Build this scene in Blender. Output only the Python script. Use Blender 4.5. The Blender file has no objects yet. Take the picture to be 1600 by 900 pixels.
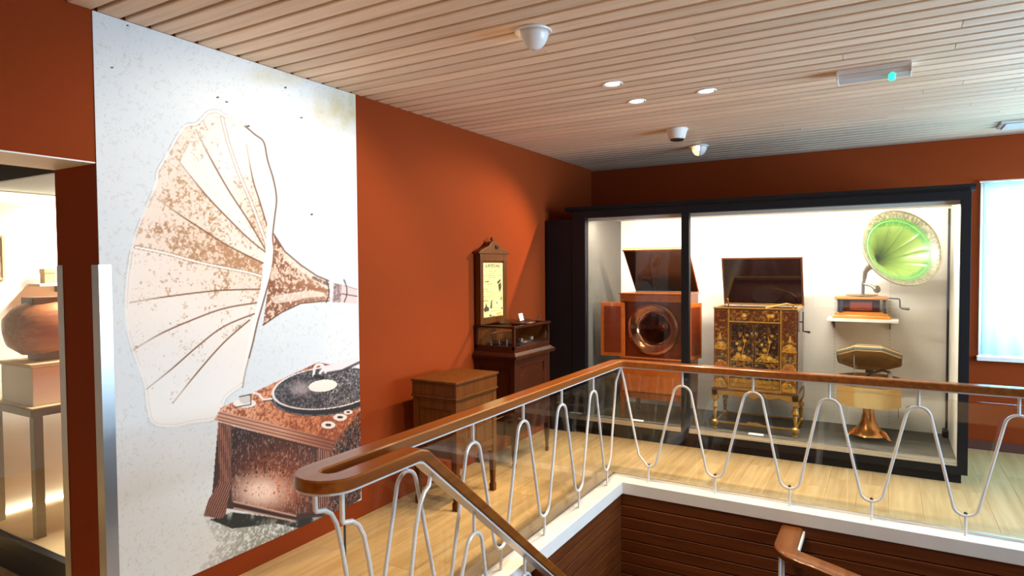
import bpy, bmesh, math, random
import numpy as np
from mathutils import Vector, Matrix
random.seed(7)
S = bpy.context.scene
COL = S.collection
R = math.radians

# ---------------------------------------------------------------- camera, world, lights, exposure
FPX, YAW, PITCH, ROLL, CX, CZ = 1000.16, 0.5291, 0.0319, -0.0072, 2.9079, 1.6
def cam_basis():
    F = np.array([-math.sin(YAW)*math.cos(PITCH), math.cos(YAW)*math.cos(PITCH), -math.sin(PITCH)])
    R0 = np.array([math.cos(YAW), math.sin(YAW), 0]); U0 = np.cross(R0, F)
    Rr = math.cos(ROLL)*R0+math.sin(ROLL)*U0; U = -math.sin(ROLL)*R0+math.cos(ROLL)*U0
    return F, Rr, U
cF, cR, cU = cam_basis()
camd = bpy.data.cameras.new('camera'); cam = bpy.data.objects.new('camera', camd); COL.objects.link(cam)
camd.sensor_width = 36; camd.lens = 36*FPX/1600; camd.clip_start = 0.02
M = Matrix.Identity(4)
for i in range(3):
    M[i][0] = cR[i]; M[i][1] = cU[i]; M[i][2] = -cF[i]
M[0][3], M[1][3], M[2][3] = CX, 0, CZ
cam.matrix_world = M
S.camera = cam
def wall_to_photo(P):                      # world points -> photo pixels (only used to lay out the flat print of the mural)
    d = P-np.array([CX, 0, CZ]); z = d@cF
    return 800+FPX*(d@cR)/z, 450-FPX*(d@cU)/z

S.view_settings.view_transform = 'Standard'; S.view_settings.look = 'None'
S.view_settings.gamma = 1; S.view_settings.use_curve_mapping = False
S.view_settings.exposure = 0.0
S.cycles.max_bounces = 10; S.cycles.diffuse_bounces = 5; S.cycles.glossy_bounces = 4
S.cycles.transparent_max_bounces = 24; S.cycles.transmission_bounces = 6
S.cycles.sample_clamp_indirect = 6; S.cycles.caustics_reflective = False; S.cycles.caustics_refractive = False
W = bpy.data.worlds.new('world'); S.world = W; W.use_nodes = True
W.node_tree.nodes['Background'].inputs[0].default_value = (0.55, 0.78, 1.0, 1)
W.node_tree.nodes['Background'].inputs[1].default_value = 1.4

def area(name, loc, direction, sx, sy, power, color, spread=180):
    l = bpy.data.lights.new(name, 'AREA'); l.shape = 'RECTANGLE'; l.size = sx; l.size_y = sy
    l.energy = power; l.color = color; l.spread = R(spread)
    o = bpy.data.objects.new(name, l); COL.objects.link(o); o.location = loc
    o.rotation_euler = Vector(direction).to_track_quat('-Z', 'Y').to_euler(); return o
def spot(name, loc, target, power, color, size=70, blend=.6, radius=.04):
    l = bpy.data.lights.new(name, 'SPOT'); l.energy = power; l.color = color
    l.spot_size = R(size); l.spot_blend = blend; l.shadow_soft_size = radius
    o = bpy.data.objects.new(name, l); COL.objects.link(o); o.location = loc
    o.rotation_euler = (Vector(target)-Vector(loc)).to_track_quat('-Z', 'Y').to_euler(); return o
WARM = (1, .68, .36); MILD = (1, .74, .44); DAY = (.62, .80, 1.0)
# daylight through the window of the back wall, and through the windows of the long side behind the camera
area('window_back_offscreen', (4.35, 6.93, 1.55), (0, -1, 0), 1.4, 1.45, 190, DAY)
area('window_right_offscreen', (6.42, 4.6, 1.55), (-1, 0, 0), 2.8, 1.5, 250, (.50, .74, 1.0), 130)
area('window_front_offscreen', (3.0, -2.38, 1.55), (0, 1, 0), 2.6, 1.5, 22, (.90, .95, 1.0))

# ---------------------------------------------------------------- materials
def lin(r, g, b):
    return tuple(((c/255)/12.92 if c/255 <= .04045 else ((c/255+.055)/1.055)**2.4) for c in (r, g, b))
MATS = {}
def nmat(name):
    m = bpy.data.materials.new(name); m.use_nodes = True; MATS[name] = m
    nt = m.node_tree; return m, nt, nt.nodes['Principled BSDF']
def set_in(b, **k):
    for n, v in k.items():
        n = n.replace('_', ' ')
        b.inputs[n].default_value = v
def plain(name, col, rough=.6, metal=0, c2=None, scale=8, bump=0, bscale=60, coat=0, spec=.5):
    m, nt, b = nmat(name)
    set_in(b, Roughness=rough, Metallic=metal); b.inputs['Coat Weight'].default_value = coat
    b.inputs['Specular IOR Level'].default_value = spec
    c2 = c2 or tuple(x*.88 for x in col)
    tc = nt.nodes.new('ShaderNodeTexCoord'); n = nt.nodes.new('ShaderNodeTexNoise')
    n.inputs['Scale'].default_value = scale; n.inputs['Detail'].default_value = 5
    nt.links.new(tc.outputs['Object'], n.inputs['Vector'])
    mx = nt.nodes.new('ShaderNodeMix'); mx.data_type = 'RGBA'
    mx.inputs[6].default_value = (*col, 1); mx.inputs[7].default_value = (*c2, 1)
    nt.links.new(n.outputs['Fac'], mx.inputs[0]); nt.links.new(mx.outputs[2], b.inputs['Base Color'])
    if bump:
        n2 = nt.nodes.new('ShaderNodeTexNoise'); n2.inputs['Scale'].default_value = bscale
        nt.links.new(tc.outputs['Object'], n2.inputs['Vector'])
        bp = nt.nodes.new('ShaderNodeBump'); bp.inputs['Strength'].default_value = bump; bp.inputs['Distance'].default_value = .01
        nt.links.new(n2.outputs['Fac'], bp.inputs['Height']); nt.links.new(bp.outputs[0], b.inputs['Normal'])
    return m
def wood(name, c1, c2, axis='X', rough=.45, scale=1.0, coat=0, vary=.25, stretch=14, knots=False):
    m, nt, b = nmat(name); set_in(b, Roughness=rough); b.inputs['Coat Weight'].default_value = coat
    b.inputs['Coat Roughness'].default_value = .12; b.inputs['Specular IOR Level'].default_value = .22
    tc = nt.nodes.new('ShaderNodeTexCoord'); mp = nt.nodes.new('ShaderNodeMapping')
    s = [stretch*4*scale]*3; s['XYZ'.index(axis)] = 2.2*scale
    mp.inputs['Scale'].default_value = s
    oi = nt.nodes.new('ShaderNodeObjectInfo'); ad = nt.nodes.new('ShaderNodeVectorMath'); ad.operation = 'ADD'
    ml = nt.nodes.new('ShaderNodeMath'); ml.operation = 'MULTIPLY'; ml.inputs[1].default_value = 37
    nt.links.new(oi.outputs['Random'], ml.inputs[0])
    nt.links.new(tc.outputs['Object'], ad.inputs[0]); nt.links.new(ml.outputs[0], ad.inputs[1])
    nt.links.new(ad.outputs[0], mp.inputs['Vector'])
    n = nt.nodes.new('ShaderNodeTexNoise'); n.inputs['Scale'].default_value = 1; n.inputs['Detail'].default_value = 6
    n.inputs['Distortion'].default_value = .6
    nt.links.new(mp.outputs[0], n.inputs['Vector'])
    cr = nt.nodes.new('ShaderNodeValToRGB'); cr.color_ramp.elements[0].position = .32; cr.color_ramp.elements[1].position = .68
    cr.color_ramp.elements[0].color = (*c2, 1); cr.color_ramp.elements[1].color = (*c1, 1)
    nt.links.new(n.outputs['Fac'], cr.inputs[0])
    mr = nt.nodes.new('ShaderNodeMapRange'); mr.inputs[3].default_value = 1-vary; mr.inputs[4].default_value = 1+vary*.6
    nt.links.new(oi.outputs['Random'], mr.inputs[0])
    vm = nt.nodes.new('ShaderNodeVectorMath'); vm.operation = 'SCALE'
    nt.links.new(cr.outputs[0], vm.inputs[0]); nt.links.new(mr.outputs[0], vm.inputs['Scale'])
    nt.links.new(vm.outputs[0], b.inputs['Base Color'])
    return m
def emit(name, col, strength):
    m, nt, b = nmat(name); set_in(b, Roughness=.5)
    b.inputs['Base Color'].default_value = (*col, 1)
    b.inputs['Emission Color'].default_value = (*col, 1); b.inputs['Emission Strength'].default_value = strength
    return m
def glass(name, tint=(.97, .985, .975), base=.020):
    m = bpy.data.materials.new(name); m.use_nodes = True; MATS[name] = m
    nt = m.node_tree; nt.nodes.clear()
    out = nt.nodes.new('ShaderNodeOutputMaterial'); tr = nt.nodes.new('ShaderNodeBsdfTransparent'); gl = nt.nodes.new('ShaderNodeBsdfGlossy')
    tr.inputs[0].default_value = (*tint, 1); gl.inputs['Roughness'].default_value = 0.0
    lw = nt.nodes.new('ShaderNodeLayerWeight'); lw.inputs[0].default_value = .5
    pw = nt.nodes.new('ShaderNodeMath'); pw.operation = 'POWER'; pw.inputs[1].default_value = 5
    ma = nt.nodes.new('ShaderNodeMath'); ma.operation = 'MULTIPLY_ADD'; ma.inputs[1].default_value = .9; ma.inputs[2].default_value = base
    nt.links.new(lw.outputs['Facing'], pw.inputs[0]); nt.links.new(pw.outputs[0], ma.inputs[0])
    mx = nt.nodes.new('ShaderNodeMixShader'); nt.links.new(ma.outputs[0], mx.inputs[0])
    nt.links.new(tr.outputs[0], mx.inputs[1]); nt.links.new(gl.outputs[0], mx.inputs[2]); nt.links.new(mx.outputs[0], out.inputs[0])
    return m
def vcol(name, rough=.7, coat=0):
    m, nt, b = nmat(name); set_in(b, Roughness=rough); b.inputs['Coat Weight'].default_value = coat
    a = nt.nodes.new('ShaderNodeVertexColor'); a.layer_name = 'print'
    nt.links.new(a.outputs[0], b.inputs['Base Color']); return m

terracotta = plain('terracotta_paint', (.245, .040, .007), .8, c2=(.215, .034, .006), spec=.08, scale=1.5, bump=.06, bscale=180)
crimson = terracotta      # the same paint on every wall
white_paint = plain('white_paint', (.80, .77, .72), .5)
cream_paint = plain('cream_paint', (.82, .76, .66), .45)
ceil_wood = wood('whitewashed_pine', (.86, .66, .48), (.73, .53, .36), 'X', .55, .8, vary=.12)
slot_dark = plain('dark_felt', (.075, .042, .026), .95, spec=.1)
floor_wood = wood('light_oak', (.64, .45, .225), (.48, .305, .125), 'Y', .40, .55, vary=.10, stretch=9)
border_wood = wood('border_oak', (.34, .235, .13), (.26, .17, .09), 'Y', .35, 1, vary=.1)
rail_wood = wood('varnished_beech', (.24, .072, .010), (.15, .040, .006), 'Y', .28, .6, coat=.35, vary=0)
old_rail = wood('worn_rail_wood', (.21, .068, .013), (.135, .040, .008), 'Y', .4, .6, coat=.2, vary=0)
board_wood = wood('stairwell_board', (.15, .038, .007), (.09, .021, .004), 'X', .5, .6, vary=.16)
white_metal = plain('white_metal', (.74, .71, .66), .32, 0, coat=.3)
steel = plain('brushed_steel', (.36, .35, .34), .30, 1)
alu = plain('aluminium', (.78, .78, .78), .35, 1)
chrome = plain('chrome', (.80, .77, .73), .12, 1)
nickel = plain('dull_nickel', (.30, .265, .23), .32, .85)
dark_metal = plain('black_metal', (.025, .024, .024), .4, .3)
black = plain('black_lacquer_board', (.007, .007, .009), .45, c2=(.009, .009, .011), spec=.25)
case_white = plain('case_white', (.83, .80, .74), .6)
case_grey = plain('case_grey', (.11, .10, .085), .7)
carpet = plain('grey_carpet', (.085, .078, .070), .95, bump=.3, bscale=300)
pane = glass('clear_glass'); pane2 = glass('balustrade_glass', (.96, .975, .96), .034)
glass_edge = plain('glass_edge', (.05, .09, .08), .2)
burl_x = None
mahog = wood('mahogany', (.34, .085, .018), (.20, .042, .009), 'Z', .3, 1, coat=.3, vary=0)
burl = plain('burl_veneer', (.66, .165, .020), .28, c2=(.36, .062, .007), scale=22, coat=.4)
burl_dark = plain('dark_burl', (.24, .036, .008), .28, c2=(.12, .018, .005), scale=16, coat=.4)
pinkwood = wood('pale_mahogany', (.60, .23, .10), (.48, .16, .06), 'Z', .35, 1, vary=0)
oak_dark = wood('dark_oak', (.090, .026, .004), (.050, .013, .002), 'Z', .42, 1.2, vary=0)
oak_mid = wood('mid_oak', (.140, .043, .006), (.080, .022, .003), 'Z', .42, 1.2, vary=0)
walnut = wood('blackened_walnut', (.045, .013, .005), (.025, .007, .003), 'Z', .35, 1.2, vary=0, coat=.2)
walnut2 = wood('red_walnut', (.050, .012, .004), (.028, .006, .002), 'Z', .35, 1.2, vary=0, coat=.2)
dark_gloss = plain('polished_lacquer', (.010, .004, .004), .08, coat=.3)
copper = plain('copper', (.90, .38, .11), .24, .75)
copper_horn = plain('brown_horn', (.42, .19, .11), .17, .95)
gold = plain('gilt_wood', (.62, .32, .055), .35, .35, c2=(.30, .12, .02), scale=30)
gold_pale = plain('pale_gilt', (.82, .66, .44), .3, .3, c2=(.55, .36, .16), scale=20)
lacquer = plain('brown_lacquer', (.085, .028, .012), .25, c2=(.055, .018, .009), scale=20, coat=.4)
honey = wood('honey_wood', (.62, .26, .055), (.45, .165, .03), 'X', .3, 1.3, coat=.4, vary=0)
slate = plain('slate_blue_metal', (.05, .055, .075), .35, .3)
parch = plain('parchment', (.62, .40, .17), .6, c2=(.45, .26, .09), scale=14)
parch_in = plain('parchment_lining', (.36, .20, .065), .6, c2=(.25, .125, .035), scale=10)
band_green = plain('green_grey_band', (.12, .13, .10), .6)
fringe_m = plain('silk_fringe', (.80, .56, .25), .6, c2=(.72, .46, .17), scale=60)
vinyl = plain('record_vinyl', (.014, .014, .016), .25)
card = plain('card', (.85, .83, .80), .7)
plastic = plain('white_plastic', (.76, .72, .67), .35)
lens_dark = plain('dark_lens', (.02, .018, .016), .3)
tan = plain('tan_lining', (.62, .46, .24), .7)
lamp_warm = emit('lit_lamp_warm', (1, .80, .45), 14)
lamp_down = emit('lit_downlight', (1, .90, .70), 7)
led = emit('led_strip', (1, .88, .62), 9)
led_case = emit('case_tube', (1, .93, .82), 2.5)
exit_green = emit('lit_green', (.02, .9, .40), 2.2)
acrylic = plain('frosted_acrylic', (.62, .62, .62), .25, coat=.5)
def horn_green():
    m, nt, b = nmat('green_enamel'); set_in(b, Roughness=.36, Metallic=.0); b.inputs['Coat Weight'].default_value = .15
    a = nt.nodes.new('ShaderNodeVertexColor'); a.layer_name = 'print'
    nt.links.new(a.outputs[0], b.inputs['Base Color']); return m
green_enamel = horn_green()
print_mat = vcol('print_on_wall', .75); lacq_print = vcol('gilt_lacquer_print', .25, .5); poster_mat = vcol('poster_print', .8)
def curtain_mat():
    m = bpy.data.materials.new('sheer_curtain'); m.use_nodes = True; nt = m.node_tree; nt.nodes.clear()
    out = nt.nodes.new('ShaderNodeOutputMaterial'); d = nt.nodes.new('ShaderNodeBsdfDiffuse'); t = nt.nodes.new('ShaderNodeBsdfTranslucent'); x = nt.nodes.new('ShaderNodeMixShader')
    d.inputs[0].default_value = (.75, .86, .88, 1); t.inputs[0].default_value = (.55, .86, .92, 1); x.inputs[0].default_value = .6
    nt.links.new(d.outputs[0], x.inputs[1]); nt.links.new(t.outputs[0], x.inputs[2]); nt.links.new(x.outputs[0], out.inputs[0]); return m
sheer = curtain_mat()

# ---------------------------------------------------------------- mesh helpers
class MB:
    def __init__(s): s.v = []; s.f = []; s.c = None
    def add(s, vs, fs):
        o = len(s.v); s.v += [tuple(v) for v in vs]; s.f += [tuple(i+o for i in f) for f in fs]; return s
    def box(s, x0, x1, y0, y1, z0, z1):
        return s.add([(x0, y0, z0), (x1, y0, z0), (x1, y1, z0), (x0, y1, z0), (x0, y0, z1), (x1, y0, z1), (x1, y1, z1), (x0, y1, z1)],
                     [(3, 2, 1, 0), (4, 5, 6, 7), (0, 1, 5, 4), (1, 2, 6, 5), (2, 3, 7, 6), (3, 0, 4, 7)])
    def frustum(s, a, b, z0, z1):          # a, b = (x0,x1,y0,y1)
        return s.add([(a[0], a[2], z0), (a[1], a[2], z0), (a[1], a[3], z0), (a[0], a[3], z0), (b[0], b[2], z1), (b[1], b[2], z1), (b[1], b[3], z1), (b[0], b[3], z1)],
                     [(3, 2, 1, 0), (4, 5, 6, 7), (0, 1, 5, 4), (1, 2, 6, 5), (2, 3, 7, 6), (3, 0, 4, 7)])
    def lathe(s, prof, c=(0, 0, 0), n=24, axis=(0, 0, 1), rot=0, arc=1.0, cap=True):
        q = Vector(axis).to_track_quat('Z', 'Y'); vs = []; fs = []; k = len(prof)
        m = n if arc >= 1 else n+1
        for j in range(m):
            a = rot+2*math.pi*arc*j/n
            for r, z in prof:
                vs.append(tuple(q @ Vector((r*math.cos(a), r*math.sin(a), z))+Vector(c)))
        for j in range(n):
            j2 = (j+1) % m
            for i in range(k-1): fs.append((j*k+i, j2*k+i, j2*k+i+1, j*k+i+1))
        if cap and arc >= 1:
            if prof[0][0] > 1e-4: fs.append(tuple(j*k for j in reversed(range(n))))
            if prof[-1][0] > 1e-4: fs.append(tuple(j*k+k-1 for j in range(n)))
        return s.add(vs, fs)
    def tube(s, pts, r, n=8, closed=False):
        P = [Vector(p) for p in pts]; vs = []; fs = []; L = len(P); up = None
        for i, p in enumerate(P):
            a = P[i-1] if (i or closed) else p; b = P[(i+1) % L] if (i < L-1 or closed) else p
            t = (b-a).normalized()
            if up is None:
                up = Vector((0, 0, 1)) if abs(t.z) < .9 else Vector((1, 0, 0))
            side = t.cross(up)
            if side.length < 1e-5: side = t.orthogonal()
            side.normalize(); up = side.cross(t).normalized()
            rr = r[i] if isinstance(r, (list, tuple)) else r
            for j in range(n):
                g = 2*math.pi*j/n; vs.append(tuple(p+side*math.cos(g)*rr+up*math.sin(g)*rr))
        for i in range(L if closed else L-1):
            i2 = (i+1) % L
            for j in range(n): fs.append((i*n+j, i*n+(j+1) % n, i2*n+(j+1) % n, i2*n+j))
        if not closed: fs += [tuple(reversed(range(n))), tuple((L-1)*n+j for j in range(n))]
        return s.add(vs, fs)
    def sweep(s, pts, prof, closed=False):   # prof: (side, up) section, kept upright; path in 3-D
        P = [Vector(p) for p in pts]; vs = []; fs = []; L = len(P); n = len(prof)
        for i, p in enumerate(P):
            a = P[i-1] if (i or closed) else p; b = P[(i+1) % L] if (i < L-1 or closed) else p
            t1 = (p-a).normalized() if (p-a).length > 1e-6 else (b-p).normalized()
            t2 = (b-p).normalized() if (b-p).length > 1e-6 else t1
            t = (t1+t2).normalized(); h = Vector((t.x, t.y, 0)).normalized(); side = Vector((h.y, -h.x, 0))
            up = side.cross(t).normalized()
            th = (Vector((t1.x, t1.y, 0)).normalized()).dot(h); k = 1/max(th, .5)
            tv = t1.dot(t); kv = 1/max(tv, .5)
            for a_, b_ in prof: vs.append(tuple(p+side*a_*k+up*b_*(kv if k < 1.0001 else 1)))
        for i in range(L if closed else L-1):
            i2 = (i+1) % L
            for j in range(n): fs.append((i*n+j, i*n+(j+1) % n, i2*n+(j+1) % n, i2*n+j))
        if not closed: fs += [tuple(reversed(range(n))), tuple((L-1)*n+j for j in range(n))]
        return s.add(vs, fs)
    def prism(s, poly, axis, lo, hi):
        n = len(poly)
        def pt(a, b, c): return {'x': (c, a, b), 'y': (a, c, b), 'z': (a, b, c)}[axis]
        return s.add([pt(a, b, lo) for a, b in poly]+[pt(a, b, hi) for a, b in poly],
                     [tuple(range(n)), tuple(range(2*n-1, n-1, -1))]+[(i, i+n, (i+1) % n+n, (i+1) % n) for i in range(n)])
    def build(s, name, mat, parent=None, bevel=0, smooth=False, seg=2, local=False, fixn=True):
        off = Vector((0, 0, 0))
        if parent is not None and not local:
            r = parent
            while r.parent: r = r.parent
            off = Vector(r.location)
        me = bpy.data.meshes.new(name); me.from_pydata([tuple(Vector(v)-off) for v in s.v], [], s.f)
        if fixn or bevel:
            bm = bmesh.new(); bm.from_mesh(me)
            if fixn: bmesh.ops.recalc_face_normals(bm, faces=bm.faces)
            if bevel: bmesh.ops.bevel(bm, geom=[e for e in bm.edges if e.is_manifold and e.calc_face_angle(0) > .5], offset=bevel, segments=seg, affect='EDGES', clamp_overlap=True, profile=.6)
            bm.to_mesh(me); bm.free()
        if smooth:
            me.polygons.foreach_set('use_smooth', [True]*len(me.polygons))
            try: me.set_sharp_from_angle(angle=R(40))
            except Exception: pass
        me.materials.append(mat)
        o = bpy.data.objects.new(name, me); COL.objects.link(o)
        if parent is not None: o.parent = parent
        return o
def thing(name, label, cat, loc=(0, 0, 0), rotz=0, group=None):
    o = bpy.data.objects.new(name, None); COL.objects.link(o); o.empty_display_size = .1
    o.location = loc; o.rotation_euler = (0, 0, rotz); o['label'] = label; o['category'] = cat
    if group: o['group'] = group
    return o
def tag(o, label, cat, group=None):
    o['label'] = label; o['category'] = cat
    if group: o['group'] = group
    return o
def struct(o, label=None):
    o['kind'] = 'structure'
    if label: o['label'] = label
    return o
def bx(name, mat, parent, x0, x1, y0, y1, z0, z1, bevel=0, **k):
    return MB().box(x0, x1, y0, y1, z0, z1).build(name, mat, parent, bevel, **k)
# value noise for prints -------------------------------------------------------
_rng = np.random.RandomState(3); _T = _rng.rand(256, 256)
def vnoise(x, y):
    xi = np.floor(x).astype(int); yi = np.floor(y).astype(int); fx = x-xi; fy = y-yi
    fx = fx*fx*(3-2*fx); fy = fy*fy*(3-2*fy)
    g = lambda a, b: _T[a & 255, b & 255]
    return (g(xi, yi)*(1-fx)+g(xi+1, yi)*fx)*(1-fy)+(g(xi, yi+1)*(1-fx)+g(xi+1, yi+1)*fx)*fy
def fbm(x, y, o=4):
    t = 0; a = .5
    for i in range(o):
        t = t+a*vnoise(x+17*i, y+31*i); x = x*2.03; y = y*2.03; a *= .5
    return t/(1-.5**o)
def inpoly(x, y, poly):
    ins = np.zeros(x.shape, bool); n = len(poly); j = n-1
    for i in range(n):
        xi, yi = poly[i]; xj, yj = poly[j]
        if yi != yj: ins ^= ((yi > y) != (yj > y)) & (x < (xj-xi)*(y-yi)/(yj-yi)+xi)
        j = i
    return ins
def dline(x, y, pts):
    d = np.full(x.shape, 1e9)
    for (x0, y0), (x1, y1) in zip(pts[:-1], pts[1:]):
        vx, vy = x1-x0, y1-y0; t = np.clip(((x-x0)*vx+(y-y0)*vy)/(vx*vx+vy*vy+1e-9), 0, 1)
        d = np.minimum(d, np.hypot(x-x0-t*vx, y-y0-t*vy))
    return d
def spline(pts, k=6):
    P = [np.array(p, float) for p in pts]; out = []
    for i in range(len(P)-1):
        p0 = P[max(i-1, 0)]; p1 = P[i]; p2 = P[i+1]; p3 = P[min(i+2, len(P)-1)]
        for j in range(k):
            t = j/k
            out.append(.5*((2*p1)+(-p0+p2)*t+(2*p0-5*p1+4*p2-p3)*t*t+(-p0+3*p1-3*p2+p3)*t**3))
    out.append(P[-1]); return [tuple(p) for p in out]
def paint(col, mask, c):
    m = np.clip(mask.astype(float), 0, 1)[:, None]; col[:] = col*(1-m)+np.array(c, float)*m
def to_lin(c):
    c = np.clip(c/255, 0, 1); return np.where(c <= .04045, c/12.92, ((c+.055)/1.055)**2.4)
def grid_print(name, mat, parent, origin, ux, uy, nu, nv, fn, thick, root=None):
    """flat printed panel: front grid with a colour attribute, plus back and rim. fn(s,t,P)->Nx3 sRGB 0..255"""
    origin = np.array(origin, float); ux = np.array(ux, float); uy = np.array(uy, float)
    s, t = np.meshgrid(np.linspace(0, 1, nu+1), np.linspace(0, 1, nv+1)); s = s.ravel(); t = t.ravel()
    P = origin+s[:, None]*ux+t[:, None]*uy
    nrm = np.cross(ux, uy); nrm /= np.linalg.norm(nrm)
    col = fn(s, t, P)
    off = np.zeros(3)
    if parent is not None:
        r = parent
        while r.parent: r = r.parent
        off = np.array(r.location)
    N = len(P)
    corners = [0, nu, N-1, N-1-nu]
    V = np.vstack([P, P[corners]-nrm*thick])-off
    idx = np.arange(N).reshape(nv+1, nu+1)
    Q = np.stack([idx[:-1, :-1], idx[:-1, 1:], idx[1:, 1:], idx[1:, :-1]], -1).reshape(-1, 4)
    a, b, c, d = N, N+1, N+2, N+3
    rim = np.array([[d, c, b, a], [0, a, b, nu], [nu, b, c, N-1], [N-1, c, d, N-1-nu], [N-1-nu, d, a, 0]])
    Q = np.vstack([Q, rim]); F = len(Q)
    me = bpy.data.meshes.new(name); me.vertices.add(len(V)); me.vertices.foreach_set('co', V.ravel())
    me.loops.add(F*4); me.loops.foreach_set('vertex_index', Q.ravel().astype(np.int32))
    me.polygons.add(F); me.polygons.foreach_set('loop_start', np.arange(0, F*4, 4, dtype=np.int32)); me.polygons.foreach_set('loop_total', np.full(F, 4, np.int32))
    me.update(calc_edges=True)
    ca = me.color_attributes.new('print', 'FLOAT_COLOR', 'POINT')
    C = np.ones((len(V), 4)); C[:N, :3] = to_lin(col); C[N:, :3] = to_lin(col[corners]); ca.data.foreach_set('color', C.ravel())
    me.materials.append(mat)
    o = bpy.data.objects.new(name, me); COL.objects.link(o)
    if parent is not None: o.parent = parent
    return o
def text_mesh(name, txt, size, mat, parent, loc, xdir, zdir, ext=.0006):
    cu = bpy.data.curves.new(name, 'FONT'); cu.body = txt; cu.size = size; cu.align_x = 'CENTER'; cu.align_y = 'CENTER'; cu.extrude = ext
    tmp = bpy.data.objects.new(name+'_t', cu); COL.objects.link(tmp)
    me = bpy.data.meshes.new_from_object(tmp.evaluated_get(bpy.context.evaluated_depsgraph_get())); bpy.data.objects.remove(tmp)
    me.name = name; me.materials.clear(); me.materials.append(mat)
    o = bpy.data.objects.new(name, me); COL.objects.link(o)
    X = Vector(xdir).normalized(); Z = Vector(zdir).normalized(); N = X.cross(Z)
    off = Vector((0, 0, 0)); r = parent
    if parent is not None:
        while r.parent: r = r.parent
        off = Vector(r.location); o.parent = parent
    m = Matrix.Identity(4)
    for i in range(3): m[i][0] = X[i]; m[i][1] = Z[i]; m[i][2] = N[i]; m[i][3] = loc[i]-off[i]
    o.matrix_local = m
    return o

# ================================================================= THE ROOM SHELL
H, YB = 2.70, 6.78
XL, YL = 1.234, 4.462          # front edges of the stairwell ledge
# walls
mb = MB(); mb.box(-.345, 0, 1.471, YB+.2, -.02, H+.3); mb.box(-.345, 0, -2.5, 1.471, 2.061, H+.3); mb.box(-.345, 0, -2.5, -.6, -.02, 2.061)
wl = struct(mb.build('wall_left', terracotta), 'terracotta painted wall with a doorway')
bx('soffit', cream_paint, wl, -.345, 0, -.6, 1.471, 2.055, 2.0609)
WX0, WX1, WZ0, WZ1 = 3.60, 5.10, .81, 2.30
mb = MB(); mb.box(-.3, WX0, YB, YB+.2, -.02, H+.3); mb.box(WX1, 6.7, YB, YB+.2, -.02, H+.3); mb.box(WX0, WX1, YB, YB+.2, -.02, WZ0); mb.box(WX0, WX1, YB, YB+.2, WZ1, H+.3)
wb = struct(mb.build('wall_back', crimson), 'terracotta painted wall behind the display case')
wr = struct(MB().box(6.5, 6.7, -2.6, YB, -.02, H+.3).build('wall_right', crimson))
wf = struct(MB().box(-.345, 6.5, -2.6, -2.45, -.02, H+.3).build('wall_front', terracotta))
struct(bx('baseboard_back', plain('brown_baseboard', (.10, .030, .022), .5), None, 3.44, 6.5, YB-.015, YB, 0, .075, .003))
# window
w1 = struct(thing('window_1', 'bright window with white frame and sill', 'window', (WX0, YB, WZ0))); del w1['category']
mb = MB(); mb.box(WX0, WX0+.045, YB+.06, YB+.14, WZ0, WZ1); mb.box(WX1-.045, WX1, YB+.06, YB+.14, WZ0, WZ1); mb.box(WX0+.045, WX1-.045, YB+.06, YB+.14, WZ0, WZ0+.045); mb.box(WX0+.045, WX1-.045, YB+.06, YB+.14, WZ1-.045, WZ1)
mb.box(4.33, 4.37, YB+.06, YB+.14, WZ0+.045, WZ1-.045)
mb.build('window_frame', white_paint, w1, .004)
bx('pane', pane, w1, WX0+.045, 4.33, YB+.098, YB+.102, WZ0+.045, WZ1-.045); bx('pane', pane, w1, 4.37, WX1-.045, YB+.098, YB+.102, WZ0+.045, WZ1-.045)
bx('window_sill', white_paint, w1, WX0-.015, WX1+.015, YB-.06, YB+.06, WZ0-.035, WZ0+.002, .005)
# sheer curtain
mb = MB(); n = 150; rows = [WZ0+.02, WZ0+.5, 1.8, WZ1-.16, WZ1-.09, WZ1-.01]; vs = []
for z in rows:
    for i in range(n+1):
        u = i/n; x = WX0+.015+u*(WX1-WX0-.03); a = .022 if z < WZ1-.12 else .010
        y = YB-.034+a*math.sin(u*58+1.2*math.sin(u*9))*abs(math.sin(u*23))**.3
        vs.append((x, y, z))
mb.add(vs, [(r*(n+1)+i, r*(n+1)+i+1, (r+1)*(n+1)+i+1, (r+1)*(n+1)+i) for r in range(len(rows)-1) for i in range(n)])
cth = thing('curtain', 'pale sheer pleated curtain hanging in the bright window', 'curtain', (WX0, YB-.03, WZ0))
co = mb.build('cloth', sheer, cth, smooth=True, fixn=False)
sm = co.modifiers.new('thickness', 'SOLIDIFY'); sm.thickness = .0015
MB().tube([(WX0-.01, YB-.032, WZ1), (WX1+.01, YB-.032, WZ1)], .008).build('curtain_rod', white_metal, cth)

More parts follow.
